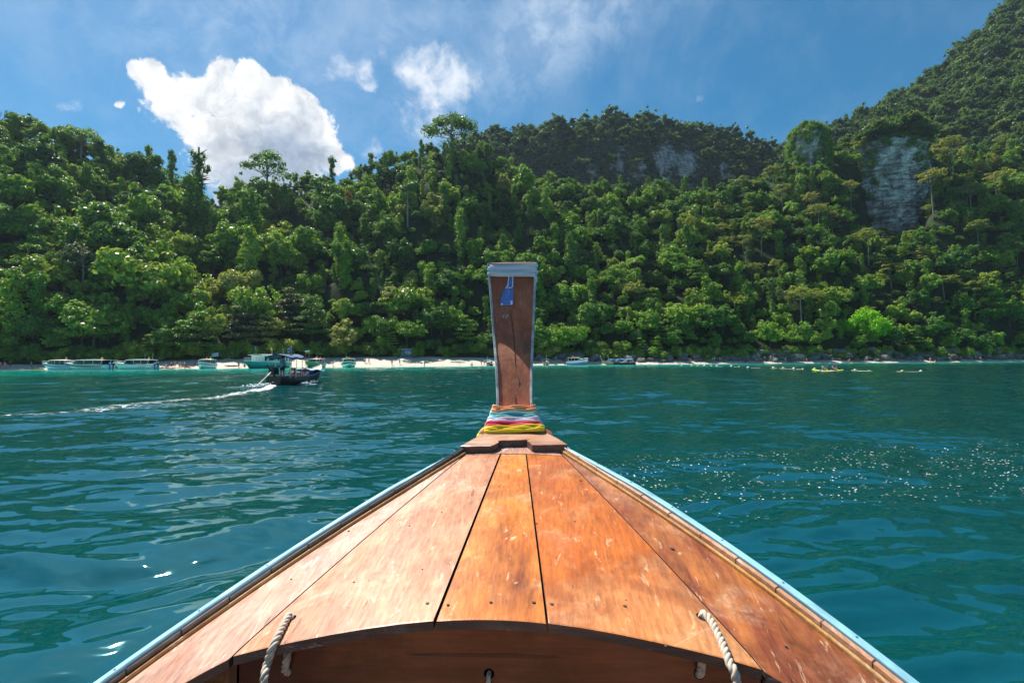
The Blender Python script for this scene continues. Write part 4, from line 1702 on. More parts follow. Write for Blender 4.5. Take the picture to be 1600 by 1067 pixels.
def plank_mesh(name, la, lb, s0f, s1, mats, nl=6, ns=26, lift=0.0, th=.030):
    """la/lb: lateral edges as functions of s; closed board following the crown of the deck with softened edges"""
    top, und = [], []
    for j in range(ns + 1):
        rt, ru = [], []
        for i in range(nl + 1):
            t = i / nl
            l = la(S_END) * (1 - t) + lb(S_END) * t
            s = s0f(l) + (s1 - s0f(l)) * j / ns
            l = la(s) * (1 - t) + lb(s) * t
            e = .0015 if j in (0, ns) else 0
            rt.append((l, s, zd(l, s) + lift - e))
            ru.append((l, s, zd(l, s) + lift - th))
        # narrow softened rim
        top.append(rt)
        und.append(ru)
    b = MB()
    n = nl + 1

    def refine(rows):
        out_ = []
        for r in rows:
            a, z = Vector(r[0]), Vector(r[-1])
            d = (z - a).normalized() * .003
            r2 = [r[0], tuple(Vector(r[0]) + d + Vector((0, 0, 0)))] + r[1:-1] + [tuple(Vector(r[-1]) - d + Vector((0, 0, 0))), r[-1]]
            out_.append(r2)
        return out_
    top = refine(top)
    a, c = [Vector(p) for p in top[0]], [Vector(p) for p in top[1]]
    top.insert(1, [tuple(p + (q - p).normalized() * .005 + Vector((0, 0, .0015 if 0 < k < len(a) - 1 else 0))) for k, (p, q) in enumerate(zip(a, c))])
    und = [[r[0]] + [r[0]] * 0 + r[1:] for r in und]
    n2 = len(top[0])
    b.grid(top)
    b.grid(und)
    o = b

    def skirt(line_t, line_u, mi=0):
        # join a top border to the underside border point by point (different counts are fanned)
        vs = list(line_t) + list(line_u)
        k, m = len(line_t), len(line_u)
        fs = []
        i = j = 0
        while i < k - 1 or j < m - 1:
            if j >= m - 1 or (i < k - 1 and (i + 1) / (k - 1) <= (j + 1) / (m - 1)):
                fs.append((i, i + 1, k + j))
                i += 1
            else:
                fs.append((i, k + j + 1, k + j))
                j += 1
        b.add(vs, fs, mi)
    skirt(top[0], und[0], 1)
    skirt(top[-1], und[-1], 1)
    skirt([r[0] for r in top], [r[0] for r in und], 2)
    skirt([r[-1] for r in top], [r[-1] for r in und], 2)
    return b.mesh(name, mats)


def drill(o, holes):
    """cut round holes; holes = (point, axis, radius)"""
    cut = []
    for (p, ax, r) in holes:
        b = MB()
        p, ax = Vector(p), Vector(ax).normalized()
        b.tube([p - ax * .12, p + ax * .12], r, 14)
        c = b.obj('cutter', DARK_M, boat)
        m = o.modifiers.new('cut', 'BOOLEAN')
        m.operation = 'DIFFERENCE'
        m.solver = 'EXACT'
        m.object = c
        cut.append(c)
    bpy.context.view_layer.update()
    me = eval_mesh(o, o.data.name)
    o.modifiers.clear()
    o.data = me
    for c in cut:
        bpy.data.objects.remove(c)


def rail_in(side):
    return lambda s: side * (rail_l(s, side) - .004)


specs = [
    (rail_in(-1), lambda s: seam_out(s, -1) - GAP, 3.16),
    (lambda s: seam_out(s, -1) + GAP, lambda s: seam_in(s, -1) - GAP * .9, S_FRONT),
    (lambda s: seam_in(s, -1) + GAP * .9, lambda s: seam_in(s, 1) - GAP * .7, S_FRONT),
    (lambda s: seam_in(s, 1) + GAP * .7, lambda s: seam_out(s, 1) - GAP * .8, S_FRONT),
    (lambda s: seam_out(s, 1) + GAP * .8, rail_in(1), 3.16)]
PLK = []
for k, (la, lb, s1) in enumerate(specs):
    me = plank_mesh('deck_plank', la, lb, edge_s, s1, [PLANK_M[k], END_M, DARK_M], nl=8 if k in (0, 4) else 6, lift=(0.0, .002, 0.0, .0015, -.001)[k])
    PLK.append(link('deck_plank', me, boat))
PLK[0]['label'] = 'bleached outer deck plank on the left'
PLK[4]['label'] = 'reddish brown outer deck plank on the right'
hl, hr = bhit(454, 967), bhit(1097, 964)
drill(PLK[1], [((hl.x, hl.y, hl.z), (0, 0, 1), .018)])
drill(PLK[3], [((hr.x, hr.y, hr.z), (0, 0, 1), .019)])
# short board across the front of the deck
b = MB()
rows = []
for s in (S_FRONT + .006, S_FRONT + .012, 3.2, 3.3):
    rows.append([(l, s, zd(l, s) + .0005) for l in np.linspace(float(seam_out(s, -1)) + .004, float(seam_out(s, 1)) - .004, 9)])
b.grid(rows)
lo_ = [[(x, y, z - .03) for (x, y, z) in r] for r in rows]
b.grid(lo_)
b.grid([rows[0], lo_[0]])
b.obj('cross_board', PLANK_M[0], boat)
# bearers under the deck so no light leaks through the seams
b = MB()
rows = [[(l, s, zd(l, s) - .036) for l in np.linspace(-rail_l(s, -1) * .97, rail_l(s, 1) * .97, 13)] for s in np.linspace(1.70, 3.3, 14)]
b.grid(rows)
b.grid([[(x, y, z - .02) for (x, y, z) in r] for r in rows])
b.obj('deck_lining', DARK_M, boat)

# plug nails and knots let into the planks
b = MB()
for px, py, r in ((553, 910, .0045), (668, 943, .006), (767, 941, .005), (834, 941, .006), (862, 944, .006), (976, 947, .006), (660, 890, .003), (640, 822, .004), (838, 818, .005),
                  (898, 815, .004), (907, 751, .008), (1050, 857, .009), (700, 945, .005), (690, 801, .004), (1040, 1010, .004), (455, 905, .003), (545, 830, .005), (1228, 1010, .005)):
    p = bhit(px, py)
    z = zd(p.x, p.y) + .0035
    b.tube([(p.x, p.y, z - .004), (p.x, p.y, z)], r, 9)
b.obj('nail_plug', NAIL_M, boat)

# --- rails ----------------------------------------------------------------------------------
for side in (-1, 1):
    wdt = .046 if side < 0 else .066

    def off(s, o, z):
        # offset square to the curved deck edge
        e = .01
        tx, ty = side * (rail_l(s + e, side) - rail_l(s - e, side)), 2 * e
        n = Vector((ty, -tx, 0)).normalized() * side
        l = side * rail_l(s, side)
        zz = zd(l, s)
        if o > .03 and s > 2.6:      # the rail narrows towards the prow
            o = .03 + (o - .03) * (1 - .5 * min(1, (s - 2.6) / .5))
            z = z * (1 - .45 * min(1, (s - 2.6) / .5)) if z > 0 else z
        return (l + n.x * o, s + n.y * o, zz + z)

    def sweep(prof, s0, s1, n):
        rows = []
        for s in np.linspace(s0, s1, n):
            rows.append([off(s, o, z) for (o, z) in prof])
        bb = MB()
        bb.grid(rows, close=True)
        bb.add(rows[0], [tuple(range(len(prof)))])
        bb.add(rows[-1], [tuple(range(len(prof)))[::-1]])
        return bb
    sweep([(.000, -.012), (.000, .009), (.003, .013), (.011, .013), (.013, .009), (.013, -.012)], 1.05, 3.14, 46).obj('edge_strip', STRIP_M, boat)
    # inner boards of the rail, one short block after another
    c0, c1 = .016, (.023 if side < 0 else .036)
    CW = c1 + .004
    n_b = 15
    edges_ = np.linspace(1.10, 3.12, n_b + 1)
    for i in range(n_b):
        a, e = edges_[i] + .0022, edges_[i + 1] - .0022
        h_ = .029 + .0015 * ((i * 7) % 3)
        sweep([(c0, -.02), (c0, h_ - .003), (c0 + .003, h_), (c1, h_), (c1, -.02)], a, e, 4).obj('rail_block', BOARD_SHADE if side < 0 else BOARD_M, boat)
    rc_ = sweep([(CW + .010, -.06), (CW, .032), (CW, .039), (CW + .004, .043), (wdt + .010, .041), (wdt + .016, .036), (wdt + .014, .028), (wdt, .02), (wdt, -.06)],
          .6, 3.15, 50)
    rail_cap_o = rc_.obj('rail_cap', RAIL_M, boat)
    bb = MB()
    for s in np.arange(1.2, 3.1, .21):
        p = off(s, wdt - .004, .0425)
        bb.ball(p, .0045, 7, 4, (1, 1, .5))
    bb.obj('rail_nail', NAIL_M, rail_cap_o)

# --- hull -----------------------------------------------------------------------------------
STEM = [(3.30, 1.275, .25), (3.36, 1.345, .155), (3.42, 1.434, .123), (3.515, 1.5830, 0.1252), (3.625, 1.7591, 0.1359), (3.740, 1.9230, 0.1508), (3.840, 2.1436, 0.1668), (3.905, 2.3846, 0.1843), (3.915, 2.4939, 0.1909)]
for side in (-1, 1):
    rows = []
    for s in list(np.linspace(-6.0, 1.0, 12)) + list(np.linspace(1.2, 3.1, 12)) + [3.3, 3.5]:
        if s <= 3.1:
            wdt = .046 if side < 0 else .066
            L = rail_l(s, side) + wdt - .002
            if s < -3:
                L *= 1 - .10 * ((-3 - s) / 3) ** 2
            z = zd(rail_l(s, side), max(s, .4)) - .012
        else:
            L = (.22 if s < 3.4 else .12)
            z = 1.22 if s < 3.4 else 1.40
        k = np.clip((3.5 - s) / 3, 0, 1)
        row = []
        for t in np.linspace(0, 1, 9):
            w_ = L * (1 - .42 * t ** 1.6 - .40 * t ** 5)
            row.append((side * max(.05, w_ * (1 - .35 * (1 - k) * t)), s + .16 * (1 - t) * 0 - .12 * t * (1 - k), z * (1 - t) + (-.38 + .30 * (1 - k)) * t))
        rows.append(row)
    b = MB()
    b.grid(rows)
    inn = [[(x - side * .028, y, zz) for (x, y, zz) in r] for r in rows]
    b.grid(inn)
    b.grid([[r[0] for r in rows], [r[0] for r in inn]])
    b.obj('hull_side', HULL_M, boat)
b = MB()
rows = [[(l, s, .10) for l in np.linspace(-1.05, 1.05, 5)] for s in np.linspace(-6, 2.2, 8)]
b.grid(rows)
b.grid([[(x, y, z - .03) for (x, y, z) in r] for r in rows])
b.obj('floor_boards', HULL_M, boat)
b = MB()
rows = [[(l, -6 + .02 * j, z) for l in np.linspace(-1.2, 1.2, 5)] for j, z in enumerate(np.linspace(-.3, .8, 4))]
b.grid(rows)
b.obj('transom', HULL_M, boat)

# --- bulkhead under the rear edge of the deck -----------------------------------------------
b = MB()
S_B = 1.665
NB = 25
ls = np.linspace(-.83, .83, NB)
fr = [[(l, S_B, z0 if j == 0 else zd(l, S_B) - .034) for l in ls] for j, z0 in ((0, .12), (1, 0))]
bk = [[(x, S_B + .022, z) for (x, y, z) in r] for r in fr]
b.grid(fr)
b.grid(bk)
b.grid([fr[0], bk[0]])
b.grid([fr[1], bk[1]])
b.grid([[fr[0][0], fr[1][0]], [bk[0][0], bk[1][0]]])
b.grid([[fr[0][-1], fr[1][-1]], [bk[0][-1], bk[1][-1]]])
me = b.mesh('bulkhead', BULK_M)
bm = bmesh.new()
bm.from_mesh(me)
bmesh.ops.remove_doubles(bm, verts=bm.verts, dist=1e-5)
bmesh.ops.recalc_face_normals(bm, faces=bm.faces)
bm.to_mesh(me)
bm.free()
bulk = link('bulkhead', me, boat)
q1, q2, q3 = bdep(449, 1049, S_B), bdep(1093, 1052, S_B), bdep(764, 1052, S_B)
drill(bulk, [(q1, (0, 1, 0), .017), (q2, (0, 1, 0), .0185), (q3, (0, 1, 0), .017)])
# frames closing the dark corners beyond the bulkhead
for side in (-1, 1):
    b = MB()
    b.grid([[(side * .835, 1.66, z), (side * .90, 1.72, z)] for z in (.12, .60, zd(.84, 1.66) - .036)])
    b.grid([[(side * .90, 1.72, z), (side * (rail_l(1.75, side) - .03), 1.75, min(z, zd(rail_l(1.75, side), 1.75) - .05))] for z in (.12, .45, zd(.9, 1.72) - .05)])
    b.obj('corner_frame', HULL_M, boat)

# --- breasthook block -----------------------------------------------------------------------
TOPZ = lambda s: 1.238 + .185 * (s - 3.07)
outl = [(-.322, 3.098), (-.262, 3.082), (-.20, 3.078), (-.135, 3.072), (-.118, 3.085), (-.094, 3.125), (-.100, 3.150), (-.118, 3.152), (-.120, 3.160), (-.108, 3.166),
        (-.05, 3.164), (.04, 3.172), (.085, 3.186), (.106, 3.186), (.104, 3.176), (.088, 3.170), (.078, 3.160), (.098, 3.118), (.110, 3.088), (.16, 3.092), (.215, 3.105), (.27, 3.118), (.322, 3.13),
        (.265, 3.23), (.19, 3.33), (.13, 3.40), (-.13, 3.40), (-.18, 3.33), (-.265, 3.20)]
b = MB()
zt_ = lambda l, s: TOPZ(s) - .12 * l * l
n = len(outl)
tp = [(l, s, zt_(l, s)) for l, s in outl]
ti = []
for i, (l, s) in enumerate(outl):
    ti.append((l * .985, s + (.004 if s < 3.2 else -.003), zt_(l, s) + .003))
bt = [(l, s, min(zt_(l, s) - .02, zd(l, s) - .002)) for l, s in outl]
b.grid([tp, bt], close=True, mi=1)
b.grid([ti, tp], close=True)
bmv = bmesh.new()
vv = [bmv.verts.new(p) for p in ti]
f_ = bmv.faces.new(vv)
bmesh.ops.triangulate(bmv, faces=[f_])
idx = {v: i for i, v in enumerate(bmv.verts)}
b.add([v.co[:] for v in bmv.verts], [tuple(idx[v] for v in f.verts) for f in bmv.faces])
bmv.free()
me = b.mesh('breasthook', [BLOCK_M, END_M])
link('breasthook', me, boat)

# --- the upright prow -----------------------------------------------------------------------
prof = STEM
cx = lambda s, z: bdep(803.6 + (z - 1.5) * -2.6, 600, s).x


def stem_rows(inset, fwd_, ks=range(len(prof)), back=None):
    rows = []
    for k in ks:
        s, z, hw = prof[k]
        c = cx(s, z)
        rows.append((c, s + fwd_, z, hw - inset))
    return rows


def dens(rows, n=5):
    out_ = []
    A = np.array(rows)
    t = np.arange(len(A))
    tt = np.linspace(0, len(A) - 1, (len(A) - 1) * n + 1)
    # smooth interpolation through the measured stations
    for c in range(A.shape[1]):
        m = np.gradient(A[:, c])
        o_ = []
        for x in tt:
            i = min(int(x), len(A) - 2)
            f = x - i
            h00, h10, h01, h11 = 2 * f ** 3 - 3 * f ** 2 + 1, f ** 3 - 2 * f ** 2 + f, -2 * f ** 3 + 3 * f ** 2, f ** 3 - f ** 2
            o_.append(h00 * A[i, c] + h10 * m[i] + h01 * A[i + 1, c] + h11 * m[i + 1])
        out_.append(o_)
    return list(zip(*out_))


b = MB()
rows = []
for (c, s, z, hw) in dens(stem_rows(.013, .004), 5):
    th = .30 * max(0, 1.5 - z) + .10 - .02 * max(0, z - 1.6)
    w2 = hw * .72
    rows.append([(c - hw, s, z), (c - hw * .5, s + .003, z), (c, s + .004, z), (c + hw * .5, s + .003, z), (c + hw, s, z), (c + hw * .98, s + th * .5, z + .01), (c + w2 * .6, s + th, z + .02),
                 (c - w2 * .6, s + th, z + .02), (c - hw * .98, s + th * .5, z + .01)])
b.grid(rows, close=True)
b.add(rows[-1], [tuple(range(9))])
prow_o = link('prow_board', b.mesh('prow_board', STEM_M), boat)
# crack running down the middle of the prow board
b = MB()
for pts_ in ([(797, 478), (800.5, 510), (803, 530), (804.5, 556), (805, 572)], [(806, 580), (812, 596), (810, 602)], [(805, 618), (806, 630), (810, 637)]):
    q = []
    for (px, py) in pts_:
        v = vrow(px, py)
        # depth of the face at that height
        best = min(dens(stem_rows(.013, .004), 12), key=lambda r: abs((r[2] - H) / (r[1] + .02) - v))
        P_ = bdep(px, py, best[1] + .0045)
        q.append(P_)
    b.tube(q, [.0012] + [.0022] * (len(q) - 2) + [.0010], 5)
b.obj('prow_crack', DARK_M, prow_o)
for side in (-1, 1):
    b = MB()
    rows = []
    dn = dens(stem_rows(0, 0, range(1, len(prof))), 5)
    for (c, s, z, hw) in dn:
        e = c + side * hw
        i_ = e - side * .0175
        rows.append([(i_, s - .001, z), (i_ + side * .001, s - .006, z), (e - side * .003, s - .008, z), (e, s - .004, z), (e + side * .002, s + .05, z + .008), (e - side * .004, s + .05, z + .008)])
    b.grid(rows, close=True)
    b.add(rows[-1], [tuple(range(6))])
    edg = b.obj('prow_edging', TRIM_M, boat)
    b = MB()
    for (c, s, z, hw) in dn[6::4]:
        b.ball((c + side * (hw - .010), s - .008, z), .0032, 7, 4, (1, .5, 1))
    b.obj('edging_nail', NAIL_M, edg)

# --- ropes ----------------------------------------------------------------------------------
def rope_mesh(name, path, r=.0118, pitch=.06):
    path = [Vector(p) for p in path]
    # smooth resample
    P_ = []
    A = dens([tuple(p) for p in path], 14)
    A = [Vector(p) for p in A]
    b = MB()
    L = [0]
    for i in range(1, len(A)):
        L.append(L[-1] + (A[i] - A[i - 1]).length)
    prev = None
    fr_ = []
    for i, p in enumerate(A):
        t = (A[min(i + 1, len(A) - 1)] - A[max(i - 1, 0)]).normalized()
        a = t.orthogonal().normalized() if prev is None else (prev - t * prev.dot(t)).normalized()
        prev = a
        fr_.append((a, t.cross(a)))
    for k in range(3):
        pts_ = []
        for p, (a, c_), l in zip(A, fr_, L):
            th = 2 * PI * (l / pitch + k / 3)
            pts_.append(p + (a * math.cos(th) + c_ * math.sin(th)) * r * .52)
        b.tube(pts_, r * .56, 7)
    return b.mesh(name, ROPE_M, smooth=True)


def W_(v):
    return boat.matrix_basis @ Vector(v)


bpy.context.view_layer.update()
zl = zd(hl.x, hl.y)
e1 = bhit(424, 1012, .008)
e2 = bdep(412, 1067, 1.515)
zr = zd(hr.x, hr.y)
f1 = bhit(1128, 1004, .010)
f2 = bdep(1150, 1060, 1.53)
pa = [q1 + Vector((0, .05, -.03)), q1 + Vector((0, .0, 0)), q1 + Vector((0, -.016, .02)), bdep(449, 1025, S_B - .022), Vector((hl.x, hl.y + .004, zl - .05)), Vector((hl.x, hl.y, zl)),
      Vector((hl.x - .006, hl.y - .004, zl + .010)), e1 + Vector((0, .02, .006)), bdep(418, 1036, 1.555), e2, e2 + Vector((-.006, -.01, -.15)), e2 + Vector((.01, 0, -.32))]
o = link('rope', rope_mesh('rope', [W_(p) for p in pa]))
tag(o, 'twisted rope looped through the deck hole on the left', 'rope', 'ropes at the deck edge')
pa = [q2 + Vector((0, .05, -.03)), q2, q2 + Vector((0, -.016, .02)), bdep(1097, 1025, S_B - .022), Vector((hr.x, hr.y + .004, zr - .05)), Vector((hr.x, hr.y, zr)),
      Vector((hr.x + .006, hr.y - .003, zr + .012)), bhit(1112, 972, .014), f1, bdep(1140, 1035, 1.56), f2, f2 + Vector((.006, -.01, -.15)), f2 + Vector((0, 0, -.32))]
o = link('rope', rope_mesh('rope', [W_(p) for p in pa], .0126))
tag(o, 'thicker twisted rope looped through the deck hole on the right', 'rope', 'ropes at the deck edge')
pa = [q3 + Vector((0, .06, -.02)), q3 + Vector((0, 0, -.002)), q3 + Vector((0, -.02, -.03)), q3 + Vector((0, -.024, -.14)), q3 + Vector((.01, -.02, -.3))]
o = link('rope', rope_mesh('rope', [W_(p) for p in pa], .0075))
tag(o, 'grey rope end hanging from the middle hole of the bulkhead', 'rope', 'ropes at the deck edge')

# --- ribbons round the foot of the prow -----------------------------------------------------
def cloth_mat(name, cols, scale=120, rough=.75):
    q = mat(name)
    n = q.noise(q.scalev(q.obj, 3, 3, 60), 1.0, 4, .6, .5)
    q.put(q.bsdf.inputs['Base Color'], q.ramp(n, [(i / max(1, len(cols) - 1) * .4 + .3, c) for i, c in enumerate(cols)]))
    q.bsdf.inputs['Roughness'].default_value = rough
    q.bsdf.inputs['Sheen Weight'].default_value = .2
    return q.m


def ribbon(pyl, pyr, half_top, half_bot, sA, drop, cols, label, seed, n=4):
    """a gathered sash: a few folds wound round the neck of the prow"""
    rr_ = random.Random(seed)
    (t0, b0), (t1, b1) = pyl, pyr
    m = cloth_mat('sash_' + label.split()[0], cols)
    b = MB()
    for k in range(n):
        f = (k + .5) / n
        yl, yr = t0 + (b0 - t0) * f, t1 + (b1 - t1) * f
        hw = half_top + (half_bot - half_top) * f
        s = sA[0] + (sA[1] - sA[0]) * f
        j = [rr_.uniform(-.7, .7) for _ in range(6)]
        pl_ = []
        cxp = 802.5 + 1.5 * f
        pl_.append(bdep(cxp - hw - drop[0], yl + drop[1], s + .17))
        pl_.append(bdep(cxp - hw - drop[0] * .55, yl + drop[1] * .5, s + .08))
        pl_.append(bdep(cxp - hw, yl + j[0], s + .006))
        for q_ in (.12, .35, .65, .88):
            pl_.append(bdep(cxp - hw + 2 * hw * q_, yl + (yr - yl) * q_ + j[1 + int(q_ * 4)] * .8, s - .012))
        pl_.append(bdep(cxp + hw, yr + j[5], s + .006))
        pl_.append(bdep(cxp + hw + drop[0] * .5, yr + drop[1] * .55, s + .08))
        pl_.append(bdep(cxp + hw + drop[0] * .9, yr + drop[1] * 1.05, s + .17))
        pl_.append(bdep(cxp + hw * .4, yr + drop[1] * 1.1, s + .34))
        pl_.append(bdep(cxp - hw * .4, yl + drop[1] * 1.1, s + .34))
        pl_.append(pl_[0])
        rad = abs(b0 - t0) / n * .92 / 800 * s
        P_ = dens([tuple(p) for p in pl_], 5)
        rows = []
        for i, p in enumerate(P_):
            p = Vector(p)
            q_ = Vector(P_[min(i + 1, len(P_) - 1)]) - Vector(P_[max(i - 1, 0)])
            t = q_.normalized()
            up = Vector((0, -.45, 1))
            up = (up - t * up.dot(t)).normalized()
            nn = t.cross(up).normalized()
            w1 = rad * (1 + .22 * math.sin(i * .55 + k * 2 + seed))
            rows.append([p + up * w1 * math.cos(a) + nn * .0044 * math.sin(a) for a in np.linspace(0, 2 * PI, 9)[:-1]])
        b.grid(rows, close=True)
    me = b.mesh('ribbon', m, smooth=True)
    me.transform(boat.matrix_basis)
    o = link('ribbon', me)
    tag(o, label, 'ribbon', 'coloured sashes tied round the prow')


ribbon((635.5, 646), (635, 644.5), 31, 34, (3.415, 3.395), (5, 11), [(.85, .22, .10), (.95, .42, .18), (.95, .60, .38)], 'orange sash at the top of the ribbons round the prow', 1, 2)
ribbon((645.5, 654.5), (644.5, 653.5), 34, 37, (3.39, 3.372), (7, 14), [(.05, .30, .48), (.16, .55, .56), (.62, .80, .72)], 'teal and blue sash below the orange one on the prow', 2, 2)
ribbon((653, 660.5), (652, 660), 37, 39.5, (3.37, 3.352), (8, 15), [(.55, .52, .70), (.85, .84, .90), (.92, .92, .95)], 'white and lilac sash in the middle of the ribbons', 3, 2)
ribbon((659.5, 667.5), (659.5, 666), 39.5, 42, (3.35, 3.33), (9, 15), [(.62, .03, .08), (.78, .05, .12), (.92, .40, .38)], 'red and pink sash just above the yellow one', 4, 2)
ribbon((666.5, 677.5), (663, 673), 41.5, 45, (3.328, 3.30), (14, 12), [(.75, .50, .005), (.90, .68, .01), (.95, .78, .06)], 'bright yellow sash lowest on the prow', 5, 3)
# the neck of the prow under the sashes
b = MB()
rows = []
for (s, z, hw, dp) in ((3.24, 1.262, .215, .25), (3.30, 1.285, .178, .25), (3.36, 1.35, .15, .24), (3.43, 1.44, .122, .2)):
    c = cx(s, z)
    rows.append([(c - hw, s + .01, z - .004), (c + hw, s + .01, z - .004), (c + hw * 1.25, s + .10, z - .06), (c + hw * .5, s + dp, z - .07), (c - hw * .5, s + dp, z - .07), (c - hw * 1.25, s + .10, z - .06)])
b.grid(rows, close=True)
b.add(rows[-1], [(0, 1, 2, 3, 4, 5)])
b.obj('prow_neck', BLOCK_M, boat)

# --- cloth over the top of the prow ---------------------------------------------------------
q = mat('pale_blue_cloth')
n = q.noise(q.scalev(q.obj, 3, 3, 26), 1.0, 5, .6, .6)
q.put(q.bsdf.inputs['Base Color'], q.ramp(n, [(.32, (.30, .40, .62)), (.5, (.55, .63, .74)), (.68, (.74, .78, .80))]))
q.bsdf.inputs['Roughness'].default_value = .85
CLOTH_M = q.m
b = MB()
rr_ = random.Random(12)
ST = 3.90
loops = []
NP = 40
for k, zf in enumerate(np.linspace(0, 1, 15)):
    # from the lower hem up and over the top
    row = []
    for i in range(NP):
        a = 2 * PI * i / NP
        ca, sa = math.cos(a), math.sin(a)
        sx = (abs(ca) ** .35) * (1 if ca > 0 else -1)
        sy = (abs(sa) ** .5) * (1 if sa > 0 else -1)
        pyb = 431.5 + 2.0 * math.cos(a * 1.0 + .6) + (8.0 if ca > .8 and sa < .2 else 0) * (1 if zf < .2 else 0)
        pyt = 412.5 - 1.2 * ca
        py = pyb + (pyt - pyb) * min(1, zf / .86)
        z = bdep(802, py, ST).z
        fold = .006 * math.sin(zf * 17 + 2.2 * math.sin(a + .5) + .7 * ca) + .004 * math.sin(zf * 31 + 3 * ca)
        if k == 0:
            fold -= .006
        R_ = (.191 + fold, .064 + fold * 1.2)
        if zf > .86:
            sh = (1 - (zf - .86) / .14 * .92)
            R_ = (R_[0] * sh, R_[1] * sh)
            z += .006 * math.sin((zf - .86) / .14 * PI / 2)
        row.append((cx(ST, z) + .002 + sx * R_[0], ST + .045 + sy * R_[1], z))
    loops.append(row)
b.grid(loops, close=True)
me = b.mesh('cloth', CLOTH_M, smooth=True)
me.transform(boat.matrix_basis)
cl_o = empty('cloth_wrap', 'pale blue cloth wrapped over the top of the prow', 'cloth', (0, 0, 0))
link('folded_cloth', me, cl_o)
# the hanging blue tail with its white piped loop
CL_BLUE = plain('tail_blue', (.12, .22, .56), .7, var=.15, scale=40)
CL_WHITE = plain('tail_white', (.78, .80, .86), .7)
tail = empty('cloth_tail', 'blue cloth tail with white piping hanging on the prow face', 'cloth', (0, 0, 0))


def on_face(px, py, lift):
    v = vrow(px, py)
    best = min(dens(stem_rows(.013, .004), 10), key=lambda r: abs((r[2] - H) / (r[1] + .02) - v))
    return boat.matrix_basis @ bdep(px, py, best[1] - lift)


b = MB()
tl_ = [(797, 431, 801, 431), (794.5, 440, 802, 440), (791, 448, 802, 448), (786.5, 456, 802, 456), (783.5, 464, 802, 464), (782, 471, 802.2, 471), (781.3, 476.5, 802.4, 476)]
rows = [[on_face(a + (c - a) * f, y0 + (y1 - y0) * f + 1.2 * math.sin(f * PI), .010 + .004 * math.sin(f * 5 + y0 * .1)) for f in np.linspace(0, 1, 7)] for (a, y0, c, y1) in tl_]
b.grid(rows)
rows2 = [[p + Vector((0, .004, 0)) for p in r] for r in rows]
b.grid(rows2)
for e in (0, -1):
    b.grid([[r[e] for r in rows], [r[e] for r in rows2]])
b.grid([rows[-1], rows2[-1]])
fab = b.obj('tail_fabric', CL_BLUE, tail)
b = MB()
lp = [on_face(px, py, .018) for px, py in ((790, 450.5), (793.5, 446), (794.3, 437), (796, 431.5), (799, 430), (801.2, 433), (801.3, 441), (800.6, 448), (797, 449.5), (793, 449.5))]
b.tube(dens([tuple(p) for p in lp], 4), .0040, 7)
b.obj('piping', CL_WHITE, fab)
b = MB()
for (px, py, w_, h_) in ((797.5, 470, 3.4, 6.5), (794.5, 455.5, .9, 2), (794.5, 460, .8, 1.6), (782.8, 474, 3, 3.2)):
    b.grid([[on_face(px, py, .0165), on_face(px + w_, py, .0165)], [on_face(px, py + h_, .0165), on_face(px + w_, py + h_ - .8, .0165)]])
b.obj('white_print', CL_WHITE, fab)
# chalky scuff on the prow board
b = MB()
for (px, py) in ((785, 494), (787, 492.5), (789.5, 494.5), (791.5, 492), (793, 494), (786, 496.5), (790.5, 497)):
    b.grid([[on_face(px, py, .0012), on_face(px + 1.3, py - 1.4, .0012)], [on_face(px + .5, py + .7, .0012), on_face(px + 1.8, py - .7, .0012)]])
me = b.mesh('scuff_mark', CL_WHITE)
me.transform(boat.matrix_basis.inverted())
link('scuff_mark', me, prow_o)

# ================================================================== people
SKIN = plain('skin', (0.52, 0.30, 0.21), .6, var=.1)
SKIN_D = plain('dark_skin', (0.30, 0.16, 0.10), .6, var=.1)
HAIR = plain('dark_hair', (0.025, 0.018, 0.014), .6)


def skin_mesh(name, joints, bones, m, sub=1):
    """one continuous surface grown round a skeleton; joints: name -> (xyz, radius)"""
    me = bpy.data.meshes.new(name)
    ks = list(joints)
    me.from_pydata([joints[k][0] for k in ks], [(ks.index(a), ks.index(b_)) for a, b_ in bones], [])
    o = bpy.data.objects.new(name, me)
    C.objects.link(o)
    md = o.modifiers.new('skin', 'SKIN')
    for i, k in enumerate(ks):
        r = joints[k][1]
        me.skin_vertices[0].data[i].radius = r if hasattr(r, '__len__') else (r, r)
        me.skin_vertices[0].data[i].use_root = (k == ks[0])
    sb = o.modifiers.new('smooth', 'SUBSURF')
    sb.levels = sub
    bpy.context.view_layer.update()
    out_ = eval_mesh(o, name)
    out_.materials.clear()
    out_.materials.append(m)
    out_.polygons.foreach_set('use_smooth', [True] * len(out_.polygons))
    bpy.data.objects.remove(o)
    return out_


